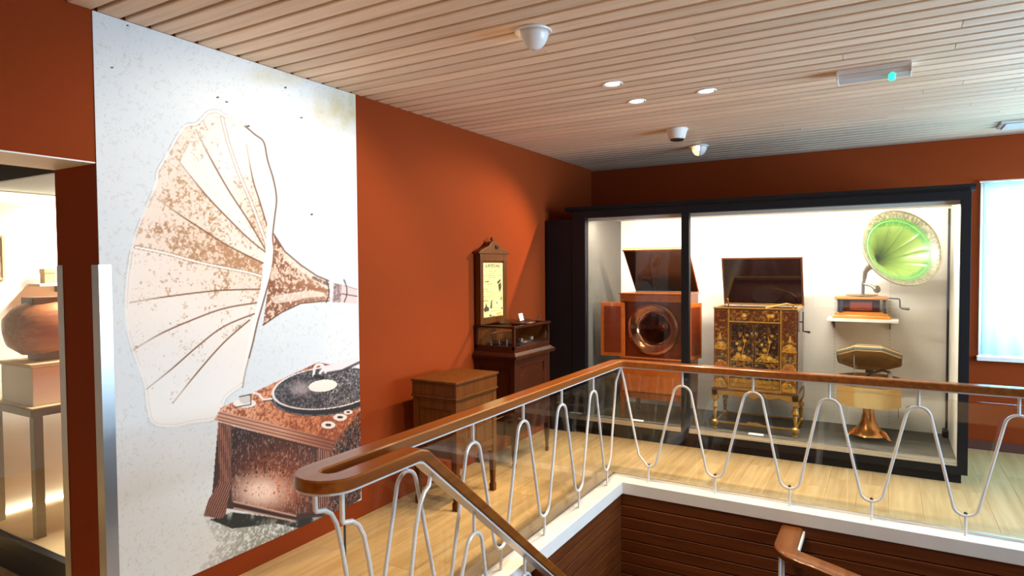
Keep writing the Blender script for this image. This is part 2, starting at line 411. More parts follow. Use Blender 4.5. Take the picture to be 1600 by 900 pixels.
# ceiling: slab with separate pine boards running in x
ce = struct(MB().box(-.345, 6.7, -2.6, YB+.2, H+.034, H+.3).build('ceiling', slot_dark), 'dark ceiling carrying whitewashed pine boards')
PITCH_C, GAP = .1153, .020
k0 = math.floor((-2.45-1.483)/PITCH_C)
def plank_mesh(L, wdt, th, name, mat):
    c = .004; prof = [(0, th), (0, c), (c, 0), (wdt-c, 0), (wdt, c), (wdt, th)]
    m = MB().prism(prof, 'x', 0, L); me_o = m.build(name, mat); me = me_o.data; bpy.data.objects.remove(me_o); return me
cache = {}
k = k0
while True:
    y0 = 1.483+PITCH_C*k+GAP*.5; y1 = y0+PITCH_C-GAP
    if y0 > YB-.02: break
    y1 = min(y1, YB-.004)
    cuts = [0.004]
    if k >= -3:
        x = random.uniform(2.0, 4.6)
        if random.random() < .75: cuts.append(round(x, 1))
        if random.random() < .3: cuts.append(round(min(6.2, cuts[-1]+random.uniform(1.0, 2.0)), 1))
    cuts.append(6.496)
    for a, b in zip(cuts[:-1], cuts[1:]):
        if b-a < .2: continue
        key = (round(b-a-.003, 3), round(y1-y0, 3))
        if key not in cache: cache[key] = plank_mesh(key[0], key[1], .0335, 'plank', ceil_wood)
        o = bpy.data.objects.new('plank', cache[key]); COL.objects.link(o); o.parent = ce; o.location = (a, y0, H)
    k += 1
struct(MB().box(0, 6.5, YB-.012, YB, H-.014, H).build('trim_1', plain('ceiling_bead', (.30, .22, .17), .5)))
# floor slabs + oak planks in y
fl_m = MB()
fl_m.box(-.345, XL-.14, -2.5, YB, -.25, -.012); fl_m.box(XL-.14, 6.5, YL+.16, YB, -.25, -.012); fl_m.box(XL-.14, 6.5, -2.5, 1.35, -.25, -.012); fl_m.box(4.6, 6.5, 1.35, YL+.16, -.25, -.012)
fl = struct(fl_m.build('floor', slot_dark), 'light oak plank floor around the stair opening')
cache2 = {}
def floor_plank(x0, x1, y0, y1):
    key = (round(x1-x0, 3), round(y1-y0, 3))
    if key not in cache2:
        o = MB().box(0, key[0], 0, key[1], 0, .012).build('plank', floor_wood, None, .0006, seg=1); cache2[key] = o.data; bpy.data.objects.remove(o)
    o = bpy.data.objects.new('plank', cache2[key]); COL.objects.link(o); o.parent = fl; o.location = (x0, y0, -.012)
def lay(x0, x1, y0, y1, wdt=.192, g=.0012):
    x = x0
    while x < x1-.02:
        xe = min(x+wdt, x1); y = y0; first = random.uniform(.35, 1.3)
        while y < y1-.01:
            ye = min(y+(first if y == y0 else 1.285), y1)
            if y1-ye < .1: ye = y1
            floor_plank(x+g/2, xe-g/2, round(y+g/2, 3), round(ye-g/2, 3)); y = ye
        x = xe
BORD = .075
lay(0.0, 1.018, .2, YB)                    # strip beside the left wall
lay(1.018, 6.5, YL+.16+BORD+.005, YB)      # strip before the case
lay(-.345, 0.0, .2, 1.471); lay(1.018, 6.5, .2, 1.34)
MB().box(1.018, 1.018+BORD, 1.35, YL+.16+BORD+.003, -.012, .0004).build('border_strip', floor_wood, fl)
MB().box(1.018+BORD, 6.5, YL+.163, YL+.16+BORD+.003, -.012, .0004).build('border_strip', floor_wood, fl)
# ledge round the stairwell (white) with recessed glass channel
led1 = struct(thing('trim_2', 'white painted ledge round the stair opening', 'ledge', (XL-.13, 2.0, 0))); del led1['category']
ML = MB(); zt = .004
ML.prism([(XL-.134, 1.36), (XL, 1.36), (XL, YL), (4.6, YL), (4.6, YL+.158), (XL-.134, YL+.158)], 'z', -.082, zt)
ML.build('ledge_top', white_paint, led1, .003)
bx('glass_channel', alu, led1, XL-.124, XL-.108, 1.62, YL+.148, zt, .018); bx('glass_channel', alu, led1, XL-.124, 4.6, YL+.134, YL+.15, zt, .018)
# stairwell walls clad in boards
ws = struct(MB().box(XL-.16, XL-.03, 1.36, YL+.13, -2.9, -.25).box(XL-.16, XL-.03, 1.36, YL+.13, -.25, -.083).build('wall_stairwell_left', slot_dark))
wq = struct(MB().box(XL-.03, 4.6, YL+.03, YL+.15, -2.9, -.083).build('wall_stairwell_back', slot_dark))
struct(MB().box(4.6, 4.75, 1.35, YL+.16, -2.9, -.25).build('wall_stairwell_right', slot_dark)); struct(MB().box(XL-.16, 4.75, 1.2, 1.34, -2.9, -.25).build('wall_stairwell_front', slot_dark))
struct(MB().box(XL-.2, 4.8, 1.2, YL+.2, -3.0, -2.9).build('floor_lower', floor_wood))
for i in range(33):
    z1 = -.085-i*.0855; z0 = z1-.0790
    o = MB().box(XL-.03, 4.6, YL+.008+.0, YL+.0285, z0, z1).build('board', board_wood, wq, .003, seg=1)
    o = MB().box(0, YL+.005-1.37, 0, .0195, 0, .0790).build('board', board_wood, ws, .003, seg=1)
    o.rotation_euler = (0, 0, R(90)); o.location = (XL-.01, 1.37, z0)
# the stair going down in +y beside the wall
st = struct(thing('stairs', 'wooden stair going down beside the panelled wall', 'stairs', (1.9, 1.36, -2.9))); del st['category']
for i in range(9):
    bx('tread', board_wood, st, XL+.13, 2.30, 1.66+i*.21, 1.66+i*.21+.25, -.17*(i+1)-.035, -.17*(i+1), .004)
for xs in (XL+.02, 2.30):
    MB().prism([(1.45, -.06), (1.62, -.06), (3.75, -1.78), (3.75, -2.1), (1.45, -.3)], 'x', xs, xs+.04).build('stringer', white_paint, st, .003)

# ================================================================= MURAL (flat print on the wall)
MY0, MY1, MZ0, MZ1 = 1.4735, 3.026, .112, H-.002
def mural_fn(s, t, P):
    x, y = wall_to_photo(P); wy, wz = P[:, 1], P[:, 2]; N = len(x)
    col = np.full((N, 3), 1.)*np.array([216, 218, 216])
    big = fbm(wy*3, wz*3, 4); paint(col, (big-.35)*.6, (235, 230, 222))
    fine = .55*fbm(wy*120, wz*120, 2)+.45*fbm(wy*55, wz*55, 3); fine2 = fbm(wy*150+9, wz*150, 2); mid = fbm(wy*14+5, wz*14, 4); scr = fbm(wy*160, wz*60, 2)
    paint(col, np.clip((fine-.62)*5, 0, .22), (176, 172, 150)); paint(col, ((fine2 > .84) & (mid > .55))*.35, (140, 132, 112))
    paint(col, np.clip(1.1-np.hypot((x-535)/60, (y-170)/45), 0, .8)*(mid*1.3), (196, 178, 128))
    paint(col, np.clip(1-np.hypot((x-440)/70, (y-118)/22), 0, .7)*mid, (196, 184, 148))
    for (a, b) in [(199, 40), (175, 106), (354, 159), (446, 137), (340, 152), (487, 335), (471, 184), (388, 197)]:
        paint(col, np.hypot((x-a)/2.2, (y-b)/1.4) < 1, (60, 58, 52))
    # horn ------------------------------------------------------------
    fan = spline([(383, 197), (372, 180), (352, 181), (340, 174), (325, 176), (308, 193), (290, 197), (275, 217), (262, 242), (247, 267), (243, 290), (222, 340), (208, 380), (198, 440), (197, 500), (207, 545), (226, 600), (231, 640), (241, 662), (270, 666), (300, 660), (340, 652), (352, 622), (380, 600)], 5)
    rim = spline([(383, 197), (398, 210), (412, 222), (418, 250), (427, 280), (432, 310), (429, 340), (426, 370), (428, 393), (424, 425), (416, 455), (409, 480), (402, 505), (394, 540), (384, 578), (379, 605)], 5)
    rin = spline([(383, 197), (394, 214), (405, 240), (412, 275), (417, 310), (418, 345), (415, 380), (414, 405), (410, 435), (405, 460), (400, 480), (394, 510), (386, 545), (379, 605)], 5)
    hornp = fan+rim[::-1]; H_ = inpoly(x, y, hornp)
    paint(col, H_*.75*np.clip(1.1-np.clip((y-470)/180, 0, .75)*np.clip((420-x)/120, 0, 1), .2, 1), (247, 228, 210))
    paint(col, H_*np.clip((y-540)/90, 0, .8)*np.clip((430-y)/-120, 0, 1), (236, 230, 220))
    Ls = [[(306, 202), (326, 242), (357, 297), (389, 346), (417, 394)], [(347, 183), (356, 220), (373, 270), (392, 315), (416, 380)], [(385, 225), (395, 280), (405, 312), (417, 352)],
          [(281, 254), (322, 305), (364, 349), (392, 376), (415, 394)], [(246, 310), (280, 335), (320, 361), (360, 386), (411, 411)], [(212, 386), (260, 396), (320, 412), (385, 425), (409, 432)],
          [(203, 473), (250, 465), (320, 456), (360, 453), (407, 452)], [(208, 547), (250, 522), (300, 500), (350, 482), (402, 473)], [(229, 608), (270, 575), (310, 540), (350, 510), (398, 490)], [(270, 630), (310, 580), (350, 535), (390, 500)]]
    Ls = [spline(l, 5) for l in Ls]
    def sepia(poly, dens, c=(150, 92, 44), c2=(222, 178, 138)):
        m = inpoly(x, y, poly) & H_
        paint(col, m*np.clip(dens*.55, 0, .6), c2)
        paint(col, m*np.clip((fine+.4*(mid-.5)-(.65-.26*dens))*3.2, 0, .66), c)
    rad = np.clip(1-np.hypot(x-418, y-415)/215, 0, 1)
    sepia(Ls[0]+Ls[1][::-1], rad*1.5-.35); sepia(Ls[1]+Ls[2][::-1], rad*1.5-.35); sepia(Ls[0]+Ls[3][::-1], rad*1.6-1.1)
    sepia(Ls[3]+Ls[4][::-1], .62-.25*np.abs(x-290)/80, (156, 100, 48)); sepia(Ls[4]+Ls[5][::-1], rad*1.0+.35); sepia(Ls[5]+Ls[6][::-1], rad*.7+.05); sepia(Ls[6]+Ls[7][::-1], rad*.7-.15)
    sepia(Ls[7]+Ls[8][::-1], rad*.6-.25); sepia(Ls[8]+Ls[9][::-1], rad*.6-.2); sepia([(306, 202), (281, 254), (246, 310), (205, 400), (190, 300), (260, 190)], .38+0*x, (170, 124, 72))
    sepia(fan[:30]+[(300, 260)], .12+0*x, (170, 130, 90))
    for i, l in enumerate(Ls):
        d = dline(x, y, l); f = np.clip(np.hypot(x-l[0][0], y-l[0][1])/60, .35, 1)
        if i in (1, 5): paint(col, np.clip(2.2-np.abs(d-0), 0, 1)*.8, (252, 242, 230)); paint(col, (np.abs(d-2.2) < .9)*.4, (130, 90, 60))
        else: paint(col, np.clip(1.6-d, 0, 1)*f*.9, (108, 66, 36))
    d = dline(x, y, fan); fo = np.where(y < 300, 1, .45); paint(col, np.clip(2.4-d, 0, 1)*.5*fo, (250, 244, 236)); paint(col, np.clip(1.4-np.abs(d-2.6), 0, 1)*.3*(mid > .42)*np.where(y < 420, 1, .5), (150, 120, 95))
    band = inpoly(x, y, rim+rin[::-1]); paint(col, band*.9, (250, 236, 220))
    d = dline(x, y, rim); paint(col, np.clip(1.7-d, 0, 1)*np.where(y > 560, .4, .85), (96, 58, 34))
    # bell
    bell = [(428, 366), (445, 393), (470, 414), (495, 431), (514, 439), (516, 470), (500, 471), (470, 474), (440, 488), (411, 508), (418, 455), (426, 410)]
    B_ = inpoly(x, y, bell); paint(col, B_*.85, (228, 190, 160)); paint(col, B_*np.clip((fine+.4*(mid-.5)-.42)*6, 0, .9)*np.clip(1.1-(x-420)/160, .3, 1), (122, 68, 34))
    for pl, c, wd in [([(448, 402), (480, 423), (512, 446)], (246, 226, 206), 6), ([(432, 468), (470, 462), (500, 460)], (248, 228, 210), 7), ([(436, 444), (470, 446), (510, 455)], (150, 92, 56), 4), ([(440, 482), (475, 468), (505, 466)], (146, 92, 60), 3), ([(490, 434), (512, 444)], (84, 56, 48), 3)]:
        paint(col, np.clip(wd-dline(x, y, pl), 0, 1)*B_*.7*(fine > .35), c)
    for pl in (bell[:5], [bell[9], bell[8], bell[7], bell[6], bell[5]]): paint(col, np.clip(1.6-dline(x, y, pl), 0, 1)*.85, (92, 54, 34))
    tubep = [(520, 441), (540, 446), (558, 452), (558, 475), (538, 473), (518, 472)]; paint(col, inpoly(x, y, tubep)*.8, (214, 186, 178)); paint(col, inpoly(x, y, [(522, 442), (534, 445), (532, 473), (520, 472)])*np.clip((fine-.3)*3, .3, .9), (120, 92, 88))
    for xx in (513, 518, 541): paint(col, (np.abs(np.hypot((x-xx+9)/10, (y-455)/20)-1) < .09)*(x > xx-4)*.8, (70, 50, 46) if xx != 518 else (240, 226, 214))
    paint(col, np.clip(1.2-dline(x, y, [(534, 459), (558, 463)]), 0, 1), (60, 44, 40)); paint(col, np.clip(1.2-dline(x, y, [(538, 446), (558, 452)]), 0, 1)*.6, (120, 100, 95))
    # box ------------------------------------------------------------
    gr = inpoly(x, y, [(318, 806), (420, 800), (520, 790), (560, 780), (520, 830), (430, 880), (370, 900), (300, 905), (340, 850)])
    paint(col, gr*np.clip((fine-.34)*4, 0, .8)*np.clip(1.15-np.abs(x-430)/130, 0, 1), (118, 118, 98))
    paint(col, inpoly(x, y, [(328, 812), (362, 800), (455, 812), (500, 806), (560, 770), (560, 782), (480, 828), (430, 818), (362, 826)])*np.clip((mid-.22)*4, .3, 1), (34, 36, 30))
    top = [(345, 637), (497, 566), (562, 578), (562, 655), (525, 690), (343, 644)]; T_ = inpoly(x, y, top)
    paint(col, T_, (206, 128, 84)); paint(col, T_*np.clip((fine-.42)*3+np.clip((x-430)/140, 0, .6)*(mid+.2), 0, .9), (124, 58, 34)); paint(col, T_*np.clip((460-x)/160, 0, .6)*(fine < .5), (240, 200, 168))
    mold = [(334, 656), (344, 642), (526, 688), (520, 708)]; paint(col, inpoly(x, y, mold), (206, 150, 122)); paint(col, inpoly(x, y, mold)*np.clip((x-440)/90, 0, .8), (120, 60, 40))
    for q in (0, 6, 11): paint(col, np.clip(1.2-dline(x, y, [(341, 645+q), (524, 690+q)]), 0, 1)*.85, (64, 34, 26))
    front = [(341, 660), (520, 705), (512, 806), (458, 812), (330, 790)]; F_ = inpoly(x, y, front); paint(col, F_, (62, 38, 32))
    pan = [(362, 668), (496, 703), (494, 800), (456, 804), (362, 784)]; p_ = inpoly(x, y, pan)
    paint(col, p_, (54, 33, 29)); paint(col, p_*np.clip(1.25-np.hypot((x-435)/78, (y-752)/66), 0, 1)*np.clip(fine*1.7-.1, 0, 1), (164, 74, 36)); paint(col, p_*np.clip(1.3-np.hypot((x-408)/48, (y-768)/30), 0, 1)*(fine < .66)*.95, (240, 206, 184))
    paint(col, p_*(scr > .68)*.5, (196, 168, 156)); paint(col, p_*(fine > .62)*.7*(y < 745), (30, 22, 22))
    def stripes(poly, a, b, c):
        m = inpoly(x, y, poly); paint(col, m, (150, 98, 78)); ph = a*x+b*y; paint(col, m*((ph % c) < c*.5)*.85, (66, 38, 30))
    stripes([(341, 659), (361, 664), (361, 756), (342, 756)], 1, 0, 3.2); stripes([(342, 755), (362, 755), (352, 806), (344, 811), (318, 806), (326, 780)], 1, .42, 3.6); stripes([(496, 700), (516, 705), (514, 806), (494, 800)], 1, 0, 3.4)
    for q in (0, 5, 10): paint(col, np.clip(1.8-dline(x, y, [(366, 784+q), (462, 806+q*.9)]), 0, 1)*.9, (206, 160, 138) if q != 5 else (40, 26, 22))
    rt = [(516, 703), (526, 688), (564, 640), (564, 779), (512, 808)]; r_ = inpoly(x, y, rt)
    paint(col, r_, (40, 28, 26)); paint(col, r_*np.clip((scr-.5)*5, 0, .8), (150, 84, 58)); paint(col, r_*(fine2 > .72)*.6, (196, 170, 156))
    # record
    th = R(-7); dx, dy = x-510, y-606; u = dx*math.cos(th)+dy*math.sin(th); v = -dx*math.sin(th)+dy*math.cos(th)
    e0 = np.hypot(u/88, (v-7)/36); paint(col, (e0 < 1), (36, 32, 34)); paint(col, (np.abs(e0-.97) < .03)*(fine > .4)*.5, (160, 150, 145))
    e = np.hypot(u/86, v/33); paint(col, (e < 1), (226, 214, 204)); paint(col, (e < .955), (48, 43, 46)); paint(col, (e < .955)*np.clip((fine-.45)*4, 0, .55), (150, 138, 134)); paint(col, (e < .955)*np.clip(1-np.hypot((x-470)/26, (y-607)/16), 0, .7), (176, 156, 150)); paint(col, (e < .955)*(fine2 > .70)*.7*(x > 500), (200, 190, 186))
    paint(col, np.hypot((u+5)/22.5, (v+4)/9.3) < 1, (232, 222, 206))
    arm = [(500, 572), (516, 570), (562, 557), (562, 566), (530, 580), (508, 584)]; paint(col, inpoly(x, y, arm), (222, 212, 206)); paint(col, np.clip(2.5-dline(x, y, [(512, 583), (535, 579), (562, 566)]), 0, 1)*.8, (52, 46, 48))
    paint(col, np.clip(2.6-dline(x, y, spline([(490, 587), (492, 574), (498, 569), (506, 573), (500, 583)], 4)), 0, 1), (226, 214, 206)); paint(col, np.clip(3-dline(x, y, [(492, 588), (505, 590)]), 0, 1), (28, 24, 28))
    for a, b, w in [(513, 664, 11), (531.5, 652, 10.5), (544, 644, 7)]:
        paint(col, np.hypot((x-a)/w, (y-b)/(w*.52)) < 1, (228, 218, 206)); paint(col, np.hypot((x-a)/(w*.45), (y-b)/(w*.2)) < 1, (52, 36, 32))
    paint(col, np.hypot((x-382)/18, (y-630)/7) < 1, (238, 226, 214)); paint(col, np.hypot((x-383)/9, (y-624)/7) < 1, (206, 196, 186)); paint(col, np.clip(1.3-dline(x, y, [(374, 620), (392, 616), (392, 632), (366, 637)]), 0, 1), (70, 56, 50)); paint(col, np.clip(2-dline(x, y, spline([(396, 614), (404, 616), (412, 624), (424, 623)], 4)), 0, 1), (240, 226, 214)); paint(col, np.clip(1.4-dline(x, y, [(412, 627), (426, 625)]), 0, 1), (50, 38, 36))
    return col
mur = grid_print('mural', print_mat, None, (.004, MY0, MZ0), (0, MY1-MY0, 0), (0, 0, MZ1-MZ0), 430, 700, mural_fn, .0035)
tag(mur, 'tall white mural printed with a sepia horn gramophone on the terracotta wall', 'mural')

# corner guards on the doorway jamb
for xg, sx, lab in ((0, 1, 'brushed steel corner guard between the mural and the doorway jamb'), (-.345, -1, 'brushed steel corner guard on the inner corner of the doorway jamb')):
    m = MB(); e = .0025
    m.box(xg if sx > 0 else xg-e, xg+e if sx > 0 else xg, 1.471-e, 1.471+.05, .0, 1.625); m.box(min(xg, xg-sx*.05), max(xg, xg-sx*.05), 1.471-e, 1.471-.0001, .0, 1.625)
    if sx > 0: m.v = [(v[0]+(.0045 if v[0] >= 0 else 0), v[1], v[2]) for v in m.v]
    tag(m.build('corner_guard', steel), lab, 'corner guard')

# ================================================================= DISPLAY CASE
YF = 5.61
sc_ = thing('display_case', 'large black framed glass display case full of old gramophones', 'display case', (1.9, YF, 0))
bx('plinth', black, sc_, .40, 3.395, YF+.035, 6.56, 0, .075)
bx('bottom_rail', black, sc_, .30, 3.43, YF, YF+.05, .07, .13, .002)
bx('side_filler', black, sc_, .022, .30, YF+.004, YF+.03, 0, 2.055)
bx('post', black, sc_, .30, .435, YF, YF+.06, .13, 2.065, .002); bx('post', black, sc_, 3.368, 3.43, YF, YF+.06, .13, 2.065, .002)
bx('mullion', black, sc_, 1.352, 1.420, YF-.004, YF+.06, .13, 2.065, .003)
bx('header', black, sc_, .30, 3.43, YF, YF+.06, 2.065, 2.130, .002)
cn = MB(); cn.prism([(YF-.035, 2.150), (YF-.03, 2.172), (6.57, 2.172), (6.57, 2.131), (YF-.002, 2.131)], 'x', .24, 3.452); cn.build('cornice', black, sc_)
bx('top_panel', black, sc_, .30, 3.43, YF+.06, 6.57, 2.100, 2.130)
bx('side_panel', black, sc_, 3.408, 3.43, YF+.06, 6.57, .07, 2.10); bx('side_panel', black, sc_, .30, .32, YF+.06, 6.57, .07, 2.10)
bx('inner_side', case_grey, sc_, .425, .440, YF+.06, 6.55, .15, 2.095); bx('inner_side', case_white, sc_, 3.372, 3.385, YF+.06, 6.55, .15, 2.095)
bx('inner_ceiling', case_white, sc_, .44, 3.372, YF+.06, 6.55, 2.088, 2.099)
bx('light_valance', white_paint, sc_, .44, 1.352, YF+.062, YF+.072, 2.035, 2.088); bx('light_valance', white_paint, sc_, 1.42, 3.37, YF+.062, YF+.072, 2.035, 2.088)
for a, b in ((.44, 1.25), (1.2515, 2.25), (2.2515, 3.372)): bx('back_board', case_white, sc_, a, b, 6.55, 6.568, .145, 2.088, .001, seg=1)
bx('platform', carpet, sc_, .44, 3.372, YF+.06, 6.55, .08, .148)
for a, b in ((.435, 1.352), (1.42, 3.368)):
    m = MB(); m.box(a, b, YF+.004, YF+.05, .130, .150); m.box(a, b, YF+.010, YF+.05, .150, .172); m.build('glass_track', alu, sc_, .002)
bx('glass_pane', pane, sc_, .435, 1.352, YF+.024, YF+.030, .172, 2.065); bx('glass_pane', pane, sc_, 1.42, 3.368, YF+.024, YF+.030, .172, 2.065)
for xs in (.847, 1.257, 1.679, 2.108, 2.504, 2.942):
    o = bx('slotted_strip', case_white, sc_, xs-.006, xs+.006, 6.546, 6.55, .16, 2.08)
    m = MB()
    for q in range(60): m.box(xs-.0025, xs+.0025, 6.5452, 6.5462, .19+q*.031, .19+q*.031+.013)
    so = m.build('slots', plain('slot_grey', (.42, .40, .37), .8) if 'slot_grey' not in MATS else MATS['slot_grey'], o); so['kind'] = 'stuff'
bx('corner_profile', dark_metal, sc_, 3.355, 3.372, 6.525, 6.549, .15, 2.07); MB().box(3.33, 3.372, 6.42, 6.525, .148, .21).build('cable_box', dark_metal, sc_, .008)
for a, b in ((.50, 1.30), (1.48, 3.31)): bx('light_tube', led_case, sc_, a, b, YF+.085, YF+.115, 2.062, 2.086)
area('case_light', (.93, YF+.10, 2.055), (0, .45, -1), .78, .04, 28, (1, .91, .78)); area('case_light', (2.40, YF+.10, 2.055), (0, .45, -1), 1.8, .04, 62, (1, .91, .78))
for xs, zc in ((3.10, .40),): MB().box(xs-.04, xs+.04, 6.544, 6.55, zc-.04, zc+.04).build('socket', white_paint, sc_, .004)

# ---- wall shelf with brackets
sh = thing('wall_shelf', 'small white shelf inside the case under the green horn gramophone', 'shelf', (2.73, 6.545, 1.11))
bx('board', white_paint, sh, 2.463, 3.003, 6.20, 6.545, 1.112, 1.138, .004)
for xs in (2.504, 2.942): MB().prism([(6.545, 1.112), (6.25, 1.112), (6.25, 1.100), (6.53, 1.03), (6.545, 1.03)], 'x', xs-.004, xs+.004).build('bracket', case_grey, sh)

# ---- gramophone cabinet with round horn (left bay)
def cab_left():
    x0, x1, y0, y1 = .715, 1.335, 5.80, 6.27
    t = thing('horn_cabinet', 'orange mahogany gramophone cabinet with open doors and round horn mouth', 'gramophone', ((x0+x1)/2, (y0+y1)/2, .15))
    m = MB(); m.box(x0, x0+.022, y0, y1, .40, 1.34); m.box(x1-.022, x1, y0, y1, .40, 1.34); m.box(x0+.022, x1-.022, y1-.02, y1, .40, 1.34); m.box(x0+.022, x1-.022, y0, y1-.02, .40, .73); m.box(x0+.022, x1-.022, y0+.02, y1-.02, 1.27, 1.30)
    m.build('body', mahog, t, .003)
    bx('lower_panel', burl, t, x0+.02, x1-.02, y0-.008, y0, .42, .715, .004)
    bx('upper_rail', burl, t, x0, x1, y0-.006, y0+.02, 1.272, 1.335, .003)
    bx('moulding', mahog, t, x0-.012, x1+.012, y0-.014, y1+.005, 1.335, 1.352, .004); bx('moulding', mahog, t, x0-.006, x1+.006, y0-.012, y1+.003, .722, .742, .004)
    bx('apron', mahog, t, x0-.004, x1+.004, y0-.006, y0+.02, .355, .40, .003)
    for (a, b) in ((x0, y0), (x1-.045, y0), (x0, y1-.045), (x1-.045, y1-.045)):
        q = MB(); q.frustum((a+.008, a+.037, b+.008, b+.037), (a, a+.045, b, b+.045), .175, .40); q.frustum((a+.002, a+.043, b+.002, b+.043), (a+.002, a+.043, b+.002, b+.043), .15, .175); q.build('leg', mahog, t, .002)
    bx('stretcher', dark_metal, t, x0+.30, x0+.33, y0+.02, y1-.02, .36, .40)
    # baffle board and horn
    cx, cz, rr = 1.022, 1.012, .243
    bv = []; bf = []; nb = 64
    for j in range(nb):
        a = 2*math.pi*j/nb; c_, s_ = math.cos(a), math.sin(a)
        k_ = min((x1-.022-cx)/c_ if c_ > 1e-6 else ((x0+.022-cx)/c_ if c_ < -1e-6 else 9), (1.272-cz)/s_ if s_ > 1e-6 else ((.742-cz)/s_ if s_ < -1e-6 else 9))
        for yy in (y0+.055, y0+.067): bv += [(cx+.20*c_, yy, cz+.20*s_), (cx+k_*c_, yy, cz+k_*s_)]
    for j in range(nb):
        p_, q_ = 4*j, 4*((j+1) % nb); bf += [(p_, q_, q_+1, p_+1), (p_+2, p_+3, q_+3, q_+2), (p_, p_+2, q_+2, q_), (p_+1, q_+1, q_+3, p_+3)]
    MB().add(bv, bf).build('baffle', burl_dark, t)
    prof = [(.001, .405), (.030, .395), (.060, .33), (.095, .25), (.105, .16), (.122, .09), (.148, .035), (.185, .004), (.220, -.010), (rr, -.002), (rr+.003, .008), (rr-.012, .018), (.19, .03)]
    MB().lathe(prof, (cx, y0+.035, cz), 48, (0, 1, 0), cap=False).build('horn', copper_horn, t, smooth=True)
    # doors (hinged on the front edges)
    for sx, ang, wd in ((-1, 6, .235), (1, -76, .235)):
        hx = x0+.045 if sx < 0 else x1+.022
        dm = MB(); dm.box(0, wd, -.018, 0, 0, .515); d = dm.build('door', burl, t, .003, local=True)
        p = MB(); p.box(.035, wd-.035, -.0205, -.018, .035, .48); d2 = p.build('door_panel', burl_dark, d, .002, local=True)
        p = MB(); p.box(.035, wd-.035, .0, .0025, .035, .48); p.build('door_panel', burl_dark, d, .002, local=True)
        d.location = (hx-t.location[0], y0-.004-t.location[1], .745-.15)
        d.rotation_euler = (0, 0, R(180-ang) if sx < 0 else R(-ang))
        if sx < 0: d.rotation_euler = (0, 0, R(180+ang))
    # lid: hinged at the back, leaning forward
    hy, hz, ty, tz = y1-.01, 1.352, 5.885, 1.765
    L = math.hypot(hy-ty, tz-hz); lm = MB()
    lm.box(x0-.008-1.025, x1+.008-1.025, 0, L, -.012, 0); lid = lm.build('lid', burl, t, .003, local=True)
    q = MB(); q.box(x0-1.025, x1-1.025, .006, L-.012, 0, .003); q.build('lid_lining', dark_gloss, lid, local=True)
    q = MB(); q.frustum((x0+.03-1.025, x1-.03-1.025, L-.06, L-.02), (x0-.012-1.025, x1+.012-1.025, L-.030, L+.004), -.05, -.0125); q.box(x0-.012-1.025, x1+.012-1.025, L-.012, L+.006, -.0125, .012); q.build('lid_moulding', burl, lid, .003, local=True)
    lid.location = (1.025-t.location[0], hy-t.location[1], hz-t.location[2]); ang = math.atan2(tz-hz, ty-hy)
    lid.rotation_euler = (ang, 0, 0)
    for sx in (-1, 1): pass
    m = MB(); m.tube([(x1, 6.0, 1.145), (x1+.05, 6.0, 1.145)], .005); m.tube([(x1+.05, 6.0, 1.145), (x1+.085, 5.99, 1.143)], [.008, .012]); m.build('crank', dark_metal, t)
cab_left()

